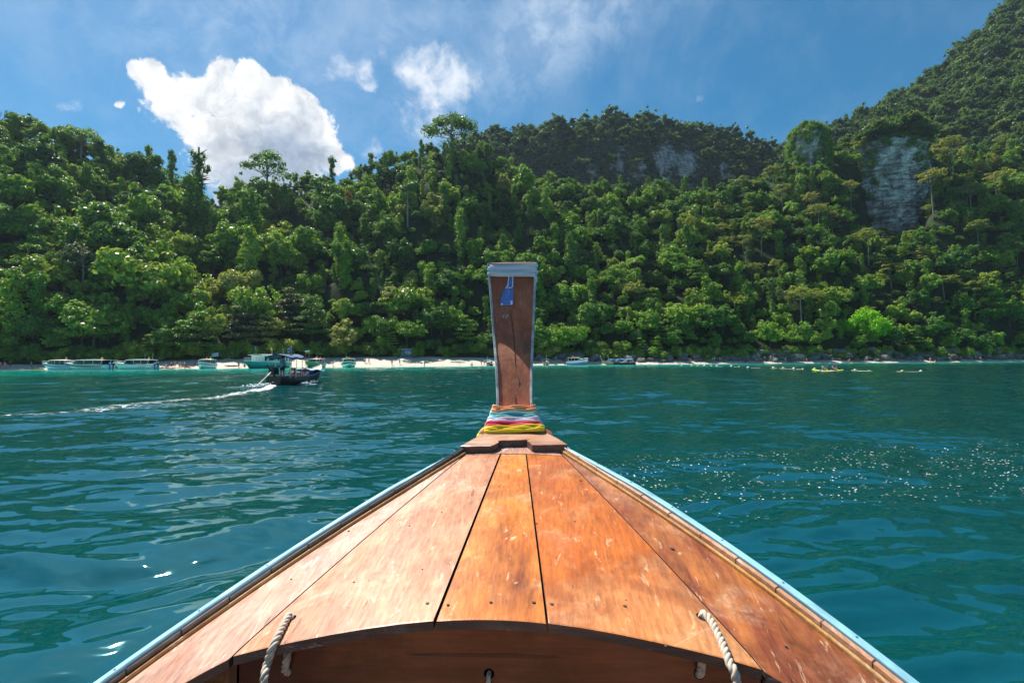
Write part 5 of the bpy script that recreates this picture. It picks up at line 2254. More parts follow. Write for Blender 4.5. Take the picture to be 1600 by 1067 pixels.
def pose_joints(pose):
    J = {'pelvis': ((0, 0, .93), .125), 'belly': ((0, .0, 1.08), .12), 'chest': ((0, 0, 1.28), .14), 'neck': ((0, 0, 1.46), .052), 'jaw': ((0, -.015, 1.55), .068), 'head': ((0, 0, 1.64), .088), 'crown': ((0, 0.01, 1.70), .06)}
    for sd, n in ((-1, 'l'), (1, 'r')):
        J['sh' + n] = ((sd * .18, 0, 1.40), .062)
        J['el' + n] = ((sd * .24, .02, 1.13), .044)
        J['wr' + n] = ((sd * .25, -.06, .89), .030)
        J['ha' + n] = ((sd * .245, -.09, .80), .034)
        J['hi' + n] = ((sd * .10, 0, .88), .10)
        J['kn' + n] = ((sd * .11, -.01, .49), .062)
        J['an' + n] = ((sd * .11, .02, .09), .042)
        J['to' + n] = ((sd * .12, -.13, .04), .036)
    if pose == 'walk':
        J['knl'] = ((-.10, -.16, .50), .062)
        J['anl'] = ((-.10, -.22, .10), .042)
        J['tol'] = ((-.10, -.36, .06), .036)
        J['knr'] = ((.10, .08, .50), .062)
        J['anr'] = ((.10, .32, .13), .042)
        J['tor'] = ((.10, .22, .04), .036)
        J['ell'] = ((-.24, .14, 1.15), .044)
        J['wrl'] = ((-.24, .10, .93), .030)
        J['hal'] = ((-.24, .06, .86), .034)
        J['elr'] = ((.24, -.10, 1.14), .044)
        J['wrr'] = ((.23, -.28, 1.02), .030)
        J['har'] = ((.22, -.36, 1.0), .034)
    if pose == 'reach':
        J['elr'] = ((.26, -.22, 1.28), .044)
        J['wrr'] = ((.20, -.42, 1.36), .030)
        J['har'] = ((.17, -.50, 1.38), .034)
    if pose == 'hips':
        for sd, n in ((-1, 'l'), (1, 'r')):
            J['el' + n] = ((sd * .36, .06, 1.18), .044)
            J['wr' + n] = ((sd * .19, -.03, 1.04), .030)
            J['ha' + n] = ((sd * .14, -.06, 1.02), .034)
    if pose in ('sit', 'paddle'):
        dz = -.80
        for k in list(J):
            p, r = J[k]
            if k[:2] not in ('kn', 'an', 'to'):
                J[k] = ((p[0], p[1] + .0, p[2] + dz), r)
        for sd, n in ((-1, 'l'), (1, 'r')):
            J['kn' + n] = ((sd * .15, -.40, .34), .062)
            J['an' + n] = ((sd * .14, -.66, .06), .042)
            J['to' + n] = ((sd * .15, -.78, .10), .036)
            if pose == 'paddle':
                J['el' + n] = ((sd * .30, -.16, .42), .044)
                J['wr' + n] = ((sd * .26, -.38, .50 + sd * .12), .030)
                J['ha' + n] = ((sd * .24, -.44, .52 + sd * .12), .034)
            else:
                J['el' + n] = ((sd * .27, -.04, .34), .044)
                J['wr' + n] = ((sd * .20, -.28, .32), .030)
                J['ha' + n] = ((sd * .17, -.36, .33), .034)
    return J


BONES = [('pelvis', 'belly'), ('belly', 'chest'), ('chest', 'neck'), ('neck', 'jaw'), ('jaw', 'head'), ('head', 'crown')]
for n in 'lr':
    BONES += [('chest', 'sh' + n), ('sh' + n, 'el' + n), ('el' + n, 'wr' + n), ('wr' + n, 'ha' + n), ('pelvis', 'hi' + n), ('hi' + n, 'kn' + n), ('kn' + n, 'an' + n), ('an' + n, 'to' + n)]
_pm = {}


def grow(J, keys, add):
    return {k: (J[k][0], J[k][1] + add) for k in keys}


def person_meshes(pose):
    if pose in _pm:
        return _pm[pose]
    J = pose_joints(pose)
    body = skin_mesh('body', J, BONES, SKIN, 1)
    # legs of shorts stop above the knee
    S = grow(J, ['pelvis', 'hil', 'hir'], .016)
    for n in 'lr':
        a, b_ = Vector(J['hi' + n][0]), Vector(J['kn' + n][0])
        S['th' + n] = (tuple(a.lerp(b_, .62)), .095)
    shorts = skin_mesh('shorts', S, [('pelvis', 'hil'), ('pelvis', 'hir'), ('hil', 'thl'), ('hir', 'thr')], SKIN, 1)
    T = grow(J, ['belly', 'pelvis', 'chest', 'shl', 'shr'], .018)
    for n in 'lr':
        T['sl' + n] = (tuple(Vector(J['sh' + n][0]).lerp(Vector(J['el' + n][0]), .6)), .062)
    shirt = skin_mesh('shirt', {k: T[k] for k in ('belly', 'pelvis', 'chest', 'shl', 'shr', 'sll', 'slr')},
                      [('belly', 'pelvis'), ('belly', 'chest'), ('chest', 'shl'), ('chest', 'shr'), ('shl', 'sll'), ('shr', 'slr')], SKIN, 1)
    h = Vector(J['head'][0])
    hb = MB()
    hb.ball(h + Vector((0, .022, .028)), .100, 12, 8, (1, 1.0, .92))
    hair = hb.mesh('hair', HAIR, True)
    cb = MB()
    hz_ = h.z + .055
    prof_ = [(0.0, .085), (.07, .075), (.10, .03), (.108, .0), (.21, -.02), (.205, -.03), (.10, -.012)]
    cb.grid([[(h.x + r * math.cos(a), h.y + r * math.sin(a), hz_ + z) for a in np.linspace(0, 2 * PI, 15)[:-1]] for r, z in [(max(r, .002), z) for r, z in prof_]], close=True)
    hat = cb.mesh('hat', HAIR, True)
    _pm[pose] = (body, shorts, shirt, hair, hat)
    return _pm[pose]


COL = {'red': (.55, .05, .04), 'blue': (.05, .12, .40), 'navy': (.02, .03, .09), 'white': (.75, .75, .74), 'black': (.02, .02, .022), 'yellow': (.75, .52, .04), 'pink': (.70, .25, .32), 'teal': (.05, .33, .36),
       'orange': (.75, .22, .04), 'purple': (.18, .06, .32), 'grey': (.30, .30, .31), 'green': (.08, .35, .10), 'sky': (.07, .30, .48)}


def cloth_col(c):
    return plain('cloth_' + c, COL[c], .8, var=.1)


def coloured(me, m):
    c = me.copy()
    c.materials.clear()
    c.materials.append(m)
    return c


def person(loc, rz, label, pose='stand', shorts='navy', shirt=None, hat=None, dark=False, scale=1.0, group=None, hair=True):
    body, sh, tp, hr_, ht = person_meshes(pose)
    o = empty('person', label, 'person', loc, rz, group, scale)
    link('body', coloured(body, SKIN_D if dark else SKIN), o)
    if shorts:
        link('shorts', coloured(sh, cloth_col(shorts)), o)
    if shirt:
        link('shirt', coloured(tp, cloth_col(shirt)), o)
    if hat:
        link('hat', coloured(ht, cloth_col(hat)), o)
    if hair:
        link('hair', hr_, o)
    return o


# ================================================================== boats
WHITE_G = plain('gelcoat_white', (.74, .77, .77), .25, var=.05, coat=.3)
AQUA_G = plain('gelcoat_aqua', (.76, .82, .82), .28, var=.06, coat=.3)
MINT_G = plain('gelcoat_mint', (.55, .78, .71), .28, var=.06, coat=.3)
BLUE_G = plain('gelcoat_blue', (.03, .16, .48), .28, var=.08, coat=.3)
NAVY_G = plain('gelcoat_navy', (.012, .03, .09), .28, var=.1, coat=.3)
GREEN_G = plain('gelcoat_green', (.03, .30, .12), .3, var=.1, coat=.3)
TEAL_G = plain('gelcoat_teal', (.02, .30, .30), .3, var=.1, coat=.3)
GLASS = plain('tinted_glass', (.012, .016, .022), .08, var=.1)
STEEL = plain('stainless_rail', (.55, .56, .57), .25, .9)
CREAM = plain('canvas_cream', (.68, .62, .52), .8, var=.12)
TARP = plain('blue_tarp', (.03, .20, .42), .55, var=.25, scale=3)
TARP_D = plain('dark_blue_tarp', (.008, .065, .16), .7, var=.25, scale=3)
TARP_L = plain('faded_tarp', (.24, .36, .52), .6, var=.2, scale=3)
TARP_G = plain('green_tarp', (.03, .26, .17), .6, var=.2, scale=3)
RED_P = plain('red_paint', (.55, .06, .03), .45, var=.15)
ORANGE_P = plain('orange_plastic', (.80, .25, .03), .4, var=.1)
YEL_P = plain('yellow_plastic', (.80, .58, .06), .4, var=.1)
BLACK_P = plain('black_paint', (.018, .018, .02), .4, var=.2)
GREY_P = plain('grey_paint', (.32, .34, .35), .5, var=.1)
DWOOD = plain('dark_hull_wood', (.045, .028, .020), .5, var=.35, scale=4)
LWOOD = plain('pale_hull_wood', (.46, .34, .24), .55, var=.25, scale=5)


def hull(L, B, stations, m_hull, name='hull', parent=None, inner=True, m_in=None):
    """stations: (x along keel, half beam, sheer height, keel depth); lofted with a chine"""
    rows = []
    for kk, (x, hb, zs, zk) in enumerate(stations):
        rk = max(0, kk / (len(stations) - 1) - .68) / .32 * .12 * L
        r = [(-hb, zs), (-hb * .97, zs * .6 + .05), (-hb * .80, .02), (-hb * .45, zk * .65), (0, zk)]
        r = r + [(-a, z) for a, z in r[:-1][::-1]]
        rows.append([(x - rk * (zs - z) / max(.1, zs - zk), y, z) for y, z in r])
    b = MB()
    b.grid(rows)
    b.add(rows[0], [tuple(range(9))])
    o = b.obj(name, m_hull, parent, True)
    return o, rows


def speedboat(label, loc, rz, L=9.0, B=2.6, m_hull=WHITE_G, stripe=NAVY_G, roof=(.05, .62), roof_m=CREAM, glass=True, canvas=False, lights=(ORANGE_P, YEL_P), poles=0, lettered=False, group='speedboats moored along the beach', z=.0, bottom=None):
    o = empty('speedboat', label, 'boat', (loc[0], loc[1], z), rz, group)
    o.scale = (1.08, 1.12, 1.24)
    h2 = L / 2
    st = []
    for t in np.linspace(0, 1, 15):
        x = -h2 + L * t
        hb = B / 2 * (.94 + .06 * math.sin(PI * min(1, t * 1.6))) * (1 if t < .45 else max(.015, 1 - ((t - .45) / .55) ** 2.3))
        zs = .86 + .50 * t ** 2.0
        zk = -.38 + (.75 * ((t - .62) / .38) ** 2 if t > .62 else 0)
        st.append((x + (.35 * (t > .95)), hb, zs, zk))
    hull(L, B, st, m_hull, 'hull', o)
    # deck with a cockpit well
    b = MB()
    rows = []
    for (x, hb, zs, zk), t in zip(st, np.linspace(0, 1, 15)):
        well = .45 if .06 < t < .60 else 0
        rows.append([(x, -hb, zs), (x, -hb * .80, zs + .03), (x, -hb * .78, zs + .03 - well), (x, 0, zs + .10 * (t > .6) - well), (x, hb * .78, zs + .03 - well), (x, hb * .80, zs + .03), (x, hb, zs)])
    b.grid(rows)
    b.obj('deck', WHITE_G, o)
    for sd in (-1, 1):
        b = MB()
        rows = []
        for (x, hb, zs, zk), t in zip(st[1:], np.linspace(0, 1, 14)):
            lo = zs * .78 - .10 - .05 * t
            rows.append([(x, sd * (hb + .022), zs * .86 - .02), (x, sd * (hb + .02), lo - .10 * math.sin(t * PI))])
        b.grid(rows)
        b.obj('side_stripe', stripe, o)
        if bottom:
            b = MB()
            b.grid([[(x, sd * (hb * .995 + .012), zs * .62), (x, sd * (hb * .82 + .02), .03)] for (x, hb, zs, zk) in st[:-1]])
            b.obj('lower_hull_paint', bottom, o)
        b = MB()
        b.tube([(x, sd * (hb + .012), zs) for (x, hb, zs, zk) in st], .035, 6)
        b.obj('rub_rail', GREY_P, o)
    # cabin sides / windscreen
    x0, x1 = -h2 + L * roof[0], -h2 + L * roof[1]
    hb = B / 2 * .80
    b = MB()
    for sd in (-1, 1):
        b.add([(x0 + .35, sd * hb, 1.02), (x1 + .9, sd * hb * .8, 1.16), (x1 + .15, sd * hb * .86, 1.72), (x0 + .05, sd * hb * .94, 1.72)], [(0, 1, 2, 3)])
    b.add([(x1 + .9, -hb * .8, 1.16), (x1 + .9, hb * .8, 1.16), (x1 + .15, hb * .86, 1.72), (x1 + .15, -hb * .86, 1.72)], [(0, 1, 2, 3)])
    if glass:
        b.obj('windows', GLASS, o)
    b = MB()
    for sd in (-1, 1):
        for (a, c) in ((x0 + .35, x0 - .05), (x0 + (x1 - x0) * .36, x0 + (x1 - x0) * .34), (x0 + (x1 - x0) * .7, x0 + (x1 - x0) * .68), (x1 + .9, x1 + .12)):
            b.tube([(a, sd * hb * .97, .98), (c, sd * hb * .95, 1.78)], .04, 6)
    b.obj('roof_posts', WHITE_G, o)
    # hardtop
    b = MB()
    rows = []
    for t in np.linspace(0, 1, 9):
        x = x0 - .25 + (x1 - x0 + .75) * t
        w_ = B / 2 * .90 * (1 - .22 * t ** 3)
        rows.append([(x, y * w_, 1.74 + .10 * math.sin(PI * (.12 + .76 * t)) + .09 * (1 - y * y)) for y in np.linspace(-1, 1, 7)])
    b.grid(rows)
    b.grid([[(p[0], p[1], p[2] - .07 - (.03 if canvas else 0)) for p in r] for r in rows])
    for e in (0, -1):
        b.grid([[r[e] for r in rows], [(r[e][0], r[e][1], r[e][2] - .07) for r in rows]])
        b.grid([rows[e], [(p[0], p[1], p[2] - .07) for p in rows[e]]])
    b.obj('hardtop', roof_m, o, True)
    # seats, console, engines
    b = MB()
    for k in range(3):
        b.box((x0 + .7 + k * (x1 - x0 - 1.2) / 2.4, 0, .78), (.5, B * .62, .34))
    b.obj('bench_seats', CREAM, o)
    for y in (-.42, .42):
        b = MB()
        prof_ = [(0, .20), (.22, .26), (.42, .22), (.46, .05)]
        rows = []
        for (zz, r) in prof_:
            rows.append([(-h2 - .38 + r * 1.25 * math.cos(a), y + r * .8 * math.sin(a), .80 + zz) for a in np.linspace(0, 2 * PI, 11)[:-1]])
        b.grid(rows, close=True)
        b.add(rows[-1], [tuple(range(10))])
        b.box((-h2 - .34, y, .35), (.22, .16, .95))
        b.box((-h2 - .38, y, -.12), (.5, .06, .14))
        b.obj('outboard_motor', NAVY_G if y < 0 else BLUE_G, o, True)
    for k, m in enumerate(lights or ()):
        b = MB()
        xx = x0 + .6 + k * .75
        b.tube([(xx, .3 * (-1) ** k, 1.86), (xx, .3 * (-1) ** k, 2.06)], .04, 6)
        b.ball((xx, .3 * (-1) ** k, 2.14), .13, 9, 6, (1, 1, 1.2))
        b.obj('roof_lamp', m, o, True)
    for k in range(poles):
        b = MB()
        xx = x0 + .5 + k * 1.05
        b.tube([(xx, -.5 + k * .8, 1.80), (xx - .05, -.5 + k * .8, 3.1)], [.03, .018], 6)
        b.obj('whip_aerial', STEEL, o)
    b = MB()
    for sd in (-1, 1):
        b.tube([(x, sd * (hb_ * .86), zs + .36) for (x, hb_, zs, zk) in st[9:]], .022, 6)
        for (x, hb_, zs, zk) in st[9::2]:
            b.tube([(x, sd * hb_ * .86, zs), (x, sd * hb_ * .86, zs + .36)], .018, 5)
    b.obj('bow_rail', STEEL, o)
    if lettered:
        b = MB()
        for k in range(6):
            x = -h2 + L * .13 + k * .27 + (.16 if k > 1 else 0)
            for sd in (-1,1):
                hb_ = B / 2 * .985 + .012
                b.add([(x, sd * hb_, .38), (x + .15, sd * hb_, .38), (x + .21, sd * (hb_ + .004), .66), (x + .06, sd * (hb_ + .004), .66)], [(0, 1, 2, 3)])
        b.obj('registration_mark', GREY_P, o)
    return o


def longtail(label, loc, rz, L=8.0, B=1.7, m_hull=DWOOD, m_in=LWOOD, tarps=((.25, .62, TARP),), stem_h=1.7, tall=1.75, group='longtail boats off the beach', engine=True, rail=TARP, ribbons=True):
    o = empty('longtail_boat', label, 'boat', (loc[0], loc[1], 0), rz, group)
    h2 = L / 2
    st = []
    for t in np.linspace(0, 1, 17):
        x = -h2 + L * t
        hb = B / 2 * (.66 + .34 * math.sin(PI * min(.5, t * .8))) * (1 if t < .5 else max(.03, 1 - ((t - .5) / .5) ** 2.6))
        zs = .58 + .10 * (1 - t) ** 2 + .85 * max(0, (t - .35) / .65) ** 2.2
        zk = -.25 + (.9 * ((t - .7) / .3) ** 2 if t > .7 else 0)
        st.append((x, hb, zs, zk))
    hull(L, B, st, m_hull, 'hull', o)
    b = MB()
    rows = []
    for (x, hb, zs, zk) in st:
        rows.append([(x, -hb * .93, zs), (x, -hb * .80, zs * .55), (x, -hb * .6, max(.18, zk + .1)), (x, hb * .6, max(.18, zk + .1)), (x, hb * .80, zs * .55), (x, hb * .93, zs)])
    b.grid(rows)
    b.obj('inner_planking', m_in, o, True)
    for sd in (-1, 1):
        b = MB()
        rows = [[(x, sd * hb * .93, zs + .025), (x, sd * (hb + .03), zs + .03), (x, sd * (hb + .035), zs - .05)] for (x, hb, zs, zk) in st]
        b.grid(rows)
        b.obj('gunwale', rail, o)
    b = MB()
    for t in (.1, .24, .38, .52, .66):
        i = int(t * 16)
        x, hb, zs, zk = st[i]
        b.box((x, 0, zs - .16), (.24, hb * 1.7, .04))
    b.obj('thwarts', LWOOD, o)
    # bow deck and upright prow
    b = MB()
    rows = [[(x, -hb * .9, zs - .03), (x, 0, zs + .04), (x, hb * .9, zs - .03)] for (x, hb, zs, zk) in st[13:]]
    b.grid(rows)
    b.obj('bow_deck', LWOOD, o)
    if stem_h > 0:
        zb = st[-1][2]
        b = MB()
        rows = []
        for t in np.linspace(0, 1, 8):
            x = h2 - .12 + .42 * t ** .6
            w_ = .075 + .05 * t
            z = zb - .3 + (stem_h + .3) * t
            rows.append([(x - .05, -w_, z), (x + .06, -w_ * .8, z + .02), (x + .06, w_ * .8, z + .02), (x - .05, w_, z)])
        b.grid(rows, close=True)
        b.add(rows[-1], [(0, 1, 2, 3)])
        prw = b.obj('prow', LWOOD, o)
        if ribbons:
            for k, m in enumerate((RED_P, YEL_P, TARP)):
                b = MB()
                t = .30 + .09 * k
                z = zb - .3 + (stem_h + .3) * t
                x = h2 - .12 + .42 * t ** .6
                b.tube([(x, 0, z), (x + .02, 0, z + stem_h * .085)], .16, 9)
                b.obj('sash', m, prw)
    for (a, c, m) in tarps:
        xa, xc = -h2 + L * a, -h2 + L * c
        w_ = B * .48
        b = MB()
        for x in (xa + .1, (xa + xc) / 2, xc - .1):
            for sd in (-1, 1):
                b.tube([(x, sd * w_ * .92, .5), (x, sd * w_, tall)], .022, 6)
        b.obj('canopy_posts', STEEL, o)
        b = MB()
        rows = []
        for t in np.linspace(0, 1, 9):
            x = xa + (xc - xa) * t
            rows.append([(x, y * w_ * 1.08, tall + .20 * (1 - y * y) + .05 * math.sin(t * 9 + y * 2) - .05 * math.sin(PI * t)) for y in np.linspace(-1, 1, 9)])
        b.grid(rows)
        b.grid([[(p[0], p[1], p[2] - .03) for p in r] for r in rows])
        for e in (0, -1):
            b.grid([rows[e], [(p[0], p[1], p[2] - .10) for p in rows[e]]])
            b.grid([[r[e] for r in rows], [(r[e][0], r[e][1], r[e][2] - .14) for r in rows]])
        b.obj('canopy', m, o, True)
    if engine:
        b = MB()
        xe = -h2 + .05
        b.box((xe, 0, 1.0), (.62, .40, .36))
        b.box((xe + .1, 0, 1.24), (.34, .30, .16))
        b.tube([(xe - .1, .22, 1.0), (xe - .1, .34, 1.35), (xe - .3, .36, 1.5)], .05, 7)
        for k in range(5):
            b.box((xe - .22 + k * .11, 0, 1.0), (.03, .46, .40))
        b.box((xe + .05, 0, .74), (.12, .12, .36))
        b.obj('engine', BLACK_P, o)
        b = MB()
        b.tube([(xe - .3, 0, .98), (xe - 1.1, -.05, .55), (xe - 2.5, -.12, -.16)], [.045, .04, .03], 7)
        shf = b.obj('propeller_shaft', LWOOD, o)
        b = MB()
        b.tube([(xe - 2.45, -.12, -.14), (xe - 2.6, -.13, -.2)], .07, 7)
        for k in range(3):
            a = k * 2.094
            b.box((xe - 2.54, -.12 + .13 * math.cos(a), -.18 + .13 * math.sin(a)), (.03, .10, .20), rot=Matrix.Rotation(a, 3, 'X') @ Matrix.Rotation(.5, 3, 'Z'))
        b.obj('propeller', STEEL, shf)
        b = MB()
        b.tube([(xe + .3, 0, 1.1), (xe + .9, .05, 1.32), (xe + 1.25, .06, 1.40)], [.03, .025, .03], 6)
        b.obj('tiller', CREAM, o)
    return o


def face(p):
    return math.atan2(-p.y, -p.x)


def waterline(px, py):
    d = ray(px, py)
    k = -H / d.z
    return Vector((d.x * k, d.y * k, 0))


def on_shore(px, back=0.0):
    """a point on the waterline seen in column px, moved back metres up the beach"""
    u = ucol(px)
    y = float(shore(u)) + back
    x = u * y
    z = float(beach_fn(np.array(x), np.array(y)))
    return Vector((x, y, max(z, -.45)))


# --- moored boats, left to right ------------------------------------------------------------
p = on_shore(97, -8)
speedboat('leftmost white speedboat with a blue stripe and a cream roof', p, PI - .12, L=9.0, m_hull=AQUA_G, stripe=BLUE_G, roof=(.28, .70), roof_m=CREAM, bottom=None)
p = on_shore(137, -11)
speedboat('sleek white speedboat with dark windows and black swoosh overlapping the leftmost one', p, PI - .06, L=10.0, B=2.8, m_hull=WHITE_G, stripe=NAVY_G, roof=(.08, .66), roof_m=WHITE_G)
p = on_shore(211, -9)
speedboat('white speedboat with faint grey registration and two whip aerials', p, PI - .1, L=9.4, B=2.8, m_hull=AQUA_G, stripe=AQUA_G, roof=(.06, .60), roof_m=WHITE_G, poles=2, lettered=True, lights=(YEL_P,))
p = on_shore(322, -6)
speedboat('small cream topped speedboat moored bow on beside the red kayaks', p, face(p) - .25, L=7.6, B=3.0, m_hull=AQUA_G, stripe=BLUE_G, roof=(.1, .6), roof_m=CREAM, lights=(YEL_P, ORANGE_P))
p = on_shore(491, -8)
speedboat('green hulled speedboat with a cream canvas roof behind the longtail bow', p, face(p) - .45, L=7.6, B=2.7, m_hull=GREEN_G, stripe=GREEN_G, roof=(.08, .6), roof_m=CREAM, poles=1)
p = on_shore(545, -10)
speedboat('mint white speedboat moored bow on in front of the sand', p, face(p) + .05, L=8.0, B=3.4, m_hull=MINT_G, stripe=NAVY_G, roof=(.1, .62), roof_m=GREY_P, poles=1, lights=(ORANGE_P, YEL_P))
p = on_shore(903, -5)
speedboat('white speedboat with a blue lower hull right of the prow', p, face(p) + .9, L=6.6, B=2.6, m_hull=WHITE_G, stripe=WHITE_G, roof=(.08, .60), roof_m=GREY_P, bottom=BLUE_G, lights=(ORANGE_P, RED_P))

# --- ferry ----------------------------------------------------------------------------------
p = on_shore(414, -13)
fy = empty('ferry_boat', 'large teal hulled passenger boat with a white cabin and small flags', 'boat', (p.x, p.y, 0), face(p) - .62)
L, B = 15.0, 4.2
st = []
for t in np.linspace(0, 1, 15):
    hb = B / 2 * (1 if t < .5 else max(.04, 1 - ((t - .5) / .5) ** 2.4))
    st.append((-7.5 + L * t, hb, 1.35 + .55 * t ** 2, -.5 + (1.1 * ((t - .7) / .3) ** 2 if t > .7 else 0)))
hull(L, B, st, TEAL_G, 'hull', fy)
b = MB()
b.grid([[(x, -hb, zs), (x, 0, zs + .02), (x, hb, zs)] for (x, hb, zs, zk) in st])
b.obj('deck', WHITE_G, fy)
b = MB()
for sd in (-1, 1):
    b.tube([(x, sd * (hb + .02), zs + .02) for (x, hb, zs, zk) in st], .07, 6)
b.obj('rub_rail', WHITE_G, fy)
b = MB()
for sd in (-1, 1):
    y = sd * 1.75
    for x in np.arange(-6.6, 2.6, 1.15):
        b.box((x, y, 2.30), (.42, .08, 1.75))
    b.box((-2.2, y, 1.62), (9.4, .10, .5))
    b.box((-2.2, y, 3.02), (9.4, .10, .35))
for x in (-6.9, 2.5):
    b.box((x, 0, 2.3), (.1, 3.4, 1.75))
cab = b.obj('cabin', WHITE_G, fy)
for sd in (-1, 1):
    for x in np.arange(-6.02, 2.0, 1.15):
        b = MB()
        b.box((x, sd * 1.70, 2.36), (.80, .03, 1.0))
        b.obj('window', GLASS, cab)
b = MB()
rows = [[(x, y * 2.05, 3.26 + .12 * (1 - y * y)) for y in np.linspace(-1, 1, 7)] for x in np.linspace(-7.3, 3.5, 8)]
b.grid(rows)
b.grid([[(q_[0], q_[1], q_[2] - .1) for q_ in r] for r in rows])
for e in (0, -1):
    b.grid([rows[e], [(q_[0], q_[1], q_[2] - .1) for q_ in rows[e]]])
    b.grid([[r[e] for r in rows], [(r[e][0], r[e][1], r[e][2] - .1) for r in rows]])
b.obj('roof', CREAM, fy)
for k, (x, m) in enumerate(((-6, TARP), (-3.6, ORANGE_P), (-1.6, YEL_P), (2.2, BLUE_G))):
    b = MB()
    y = .8 * (-1) ** k
    b.tube([(x, y, 3.3), (x, y, 5.0 + .35 * (k % 2))], .035, 6)
    fpo = b.obj('flag_pole', STEEL, fy)
    b = MB()
    z = 4.9 + .35 * (k % 2)
    rows = [[(x + .02 + .5 * t, y + .06 * math.sin(t * 6), z - .15 * t), (x + .02 + .45 * t, y + .06 * math.sin(t * 6 + .4), z - .38 - .3 * t)] for t in np.linspace(0, 1, 5)]
    b.grid(rows)
    b.obj('pennant', m, fpo)
b = MB()
for sd in (-1, 1):
    for x in np.arange(3.2, 7.2, .8):
        hb = B / 2 * max(.04, 1 - (max(0, (x + 7.5) / L - .5) / .5) ** 2.4) * .92
        b.tube([(x, sd * hb, 1.8), (x, sd * hb, 2.6)], .03, 5)
    b.tube([(x, sd * B / 2 * max(.04, 1 - (max(0, (x + 7.5) / L - .5) / .5) ** 2.4) * .92, 2.6) for x in np.arange(3.2, 7.3, .5)], .03, 5)
b.obj('bow_rail', STEEL, fy)
b = MB()
for y in (-1.2, 0, 1.2):
    b.tube([(7.0 - abs(y) * .5, y * .5, 1.0), (7.05 - abs(y) * .5, y * .5, .45)], .14, 8)
b.obj('fenders', NAVY_G, fy)
b = MB()
b.tube([(7.2, .1, 1.75), (8.6, .4, .7), (10.2, .8, -.2)], .03, 6)
b.obj('mooring_line', CREAM, fy)

# --- the passing longtail -------------------------------------------------------------------
pA = waterline(425, 602.5)
ang = math.atan2(6.5, 1.0)
Lb = 6.6
cen = pA + Vector((math.cos(ang), math.sin(ang), 0)) * (Lb / 2 + .15)
lt = longtail('dark longtail boat motoring away with a blue awning and a helmsman in blue', cen, ang, L=Lb, B=1.85, tarps=((.10, .36, TARP_D),), stem_h=.5, tall=2.05, ribbons=False, m_in=LWOOD, group=None)
Ml = Matrix.Translation(cen) @ Matrix.Rotation(ang, 4, 'Z')
b = MB()
rows = [[(-1.15 + 1.9 * t + 0, y * .80, 1.16 - .10 * t + .06 * math.sin(t * 7 + y) + .06 * (1 - y * y)) for y in np.linspace(-1, 1, 7)] for t in np.linspace(.55, 1.9, 8)]
b.grid(rows)
b.grid([[(q_[0], q_[1], q_[2] - .03) for q_ in r] for r in rows])
for e in (0, -1):
    b.grid([[r[e] for r in rows], [(r[e][0], r[e][1], r[e][2] - .08) for r in rows]])
b.obj('low_awning', TARP_L, lt, True)
b = MB()
for (x, sd) in ((.1, -1), (.1, 1), (2.2, -1), (2.2, 1)):
    b.tube([(x, sd * .74, .55), (x, sd * .78, 1.18 - .05 * x)], .02, 6)
b.obj('awning_posts', STEEL, lt)
b = MB()
b.tube([(-.9, .1, .5), (-.9, .1, 3.0)], .02, 6)
fpl = b.obj('flag_pole', STEEL, lt)
for k, c in enumerate((RED_P, WHITE_G, BLUE_G, WHITE_G, RED_P)):
    hgt_ = (.08, .08, .16, .08, .08)
    z1 = 2.98 - sum(hgt_[:k])
    b = MB()
    b.grid([[(-.9 - .5 * t, .1 + .07 * math.sin(t * 7), z1 - .22 * t), (-.9 - .5 * t, .1 + .07 * math.sin(t * 7), z1 - hgt_[k] - .22 * t)] for t in np.linspace(0, 1, 6)])
    b.obj('flag_stripe', c, fpl)


def in_lt(x, y, z):
    return Ml @ Vector((x, y, z))


person(in_lt(-2.1, .08, .40), ang + PI / 2, 'helmsman in a blue shirt standing at the engine of the passing longtail', 'reach', 'navy', 'sky', dark=True, scale=.98)
for k, (x, y, a, s_, t_, h_, lab) in enumerate(((-1.2, -.35, 0, 'navy', 'grey', None, 'passenger in grey sitting nearest the helmsman'),
                                               (-.5, .3, .4, 'black', 'navy', None, 'passenger in navy seated under the blue awning'),
                                               (.3, -.35, -.3, 'red', 'white', 'white', 'passenger in white with a pale sun hat amidships'),
                                               (.95, .25, .2, 'blue', 'orange', None, 'passenger in an orange top under the low awning'),
                                               (1.5, -.15, .1, 'navy', 'blue', None, 'passenger in blue sitting nearest the bow'))):
    person(in_lt(x, y, .30), ang + PI / 2 + a, lab, 'sit', s_, t_, h_, dark=k % 2 == 0, group='passengers in the passing longtail')
# splash under the bow and stern of the moving boat
sp_m = plain('white_spray', (.85, .88, .88), .8, var=.05)
b = MB()
rr_ = random.Random(3)
for k in range(260):
    if k < 130:
        t = rr_.random() ** 1.4
        c_ = in_lt(1.2 - 2.8 * t, -(.62 + .5 * t + rr_.uniform(-.15, .3)), abs(rr_.gauss(0, .10)) * (1 - t * .5) + .04)
    else:
        t = rr_.random()
        c_ = in_lt(-3.6 - 2.6 * t, rr_.gauss(-.1, .22), abs(rr_.gauss(0, .09)) + .03)
    b.ball(c_, rr_.uniform(.02, .075), 6, 4, (1.3, 1.3, .7))
spr = b.obj('spray', sp_m, None, True)
spr['kind'] = 'stuff'

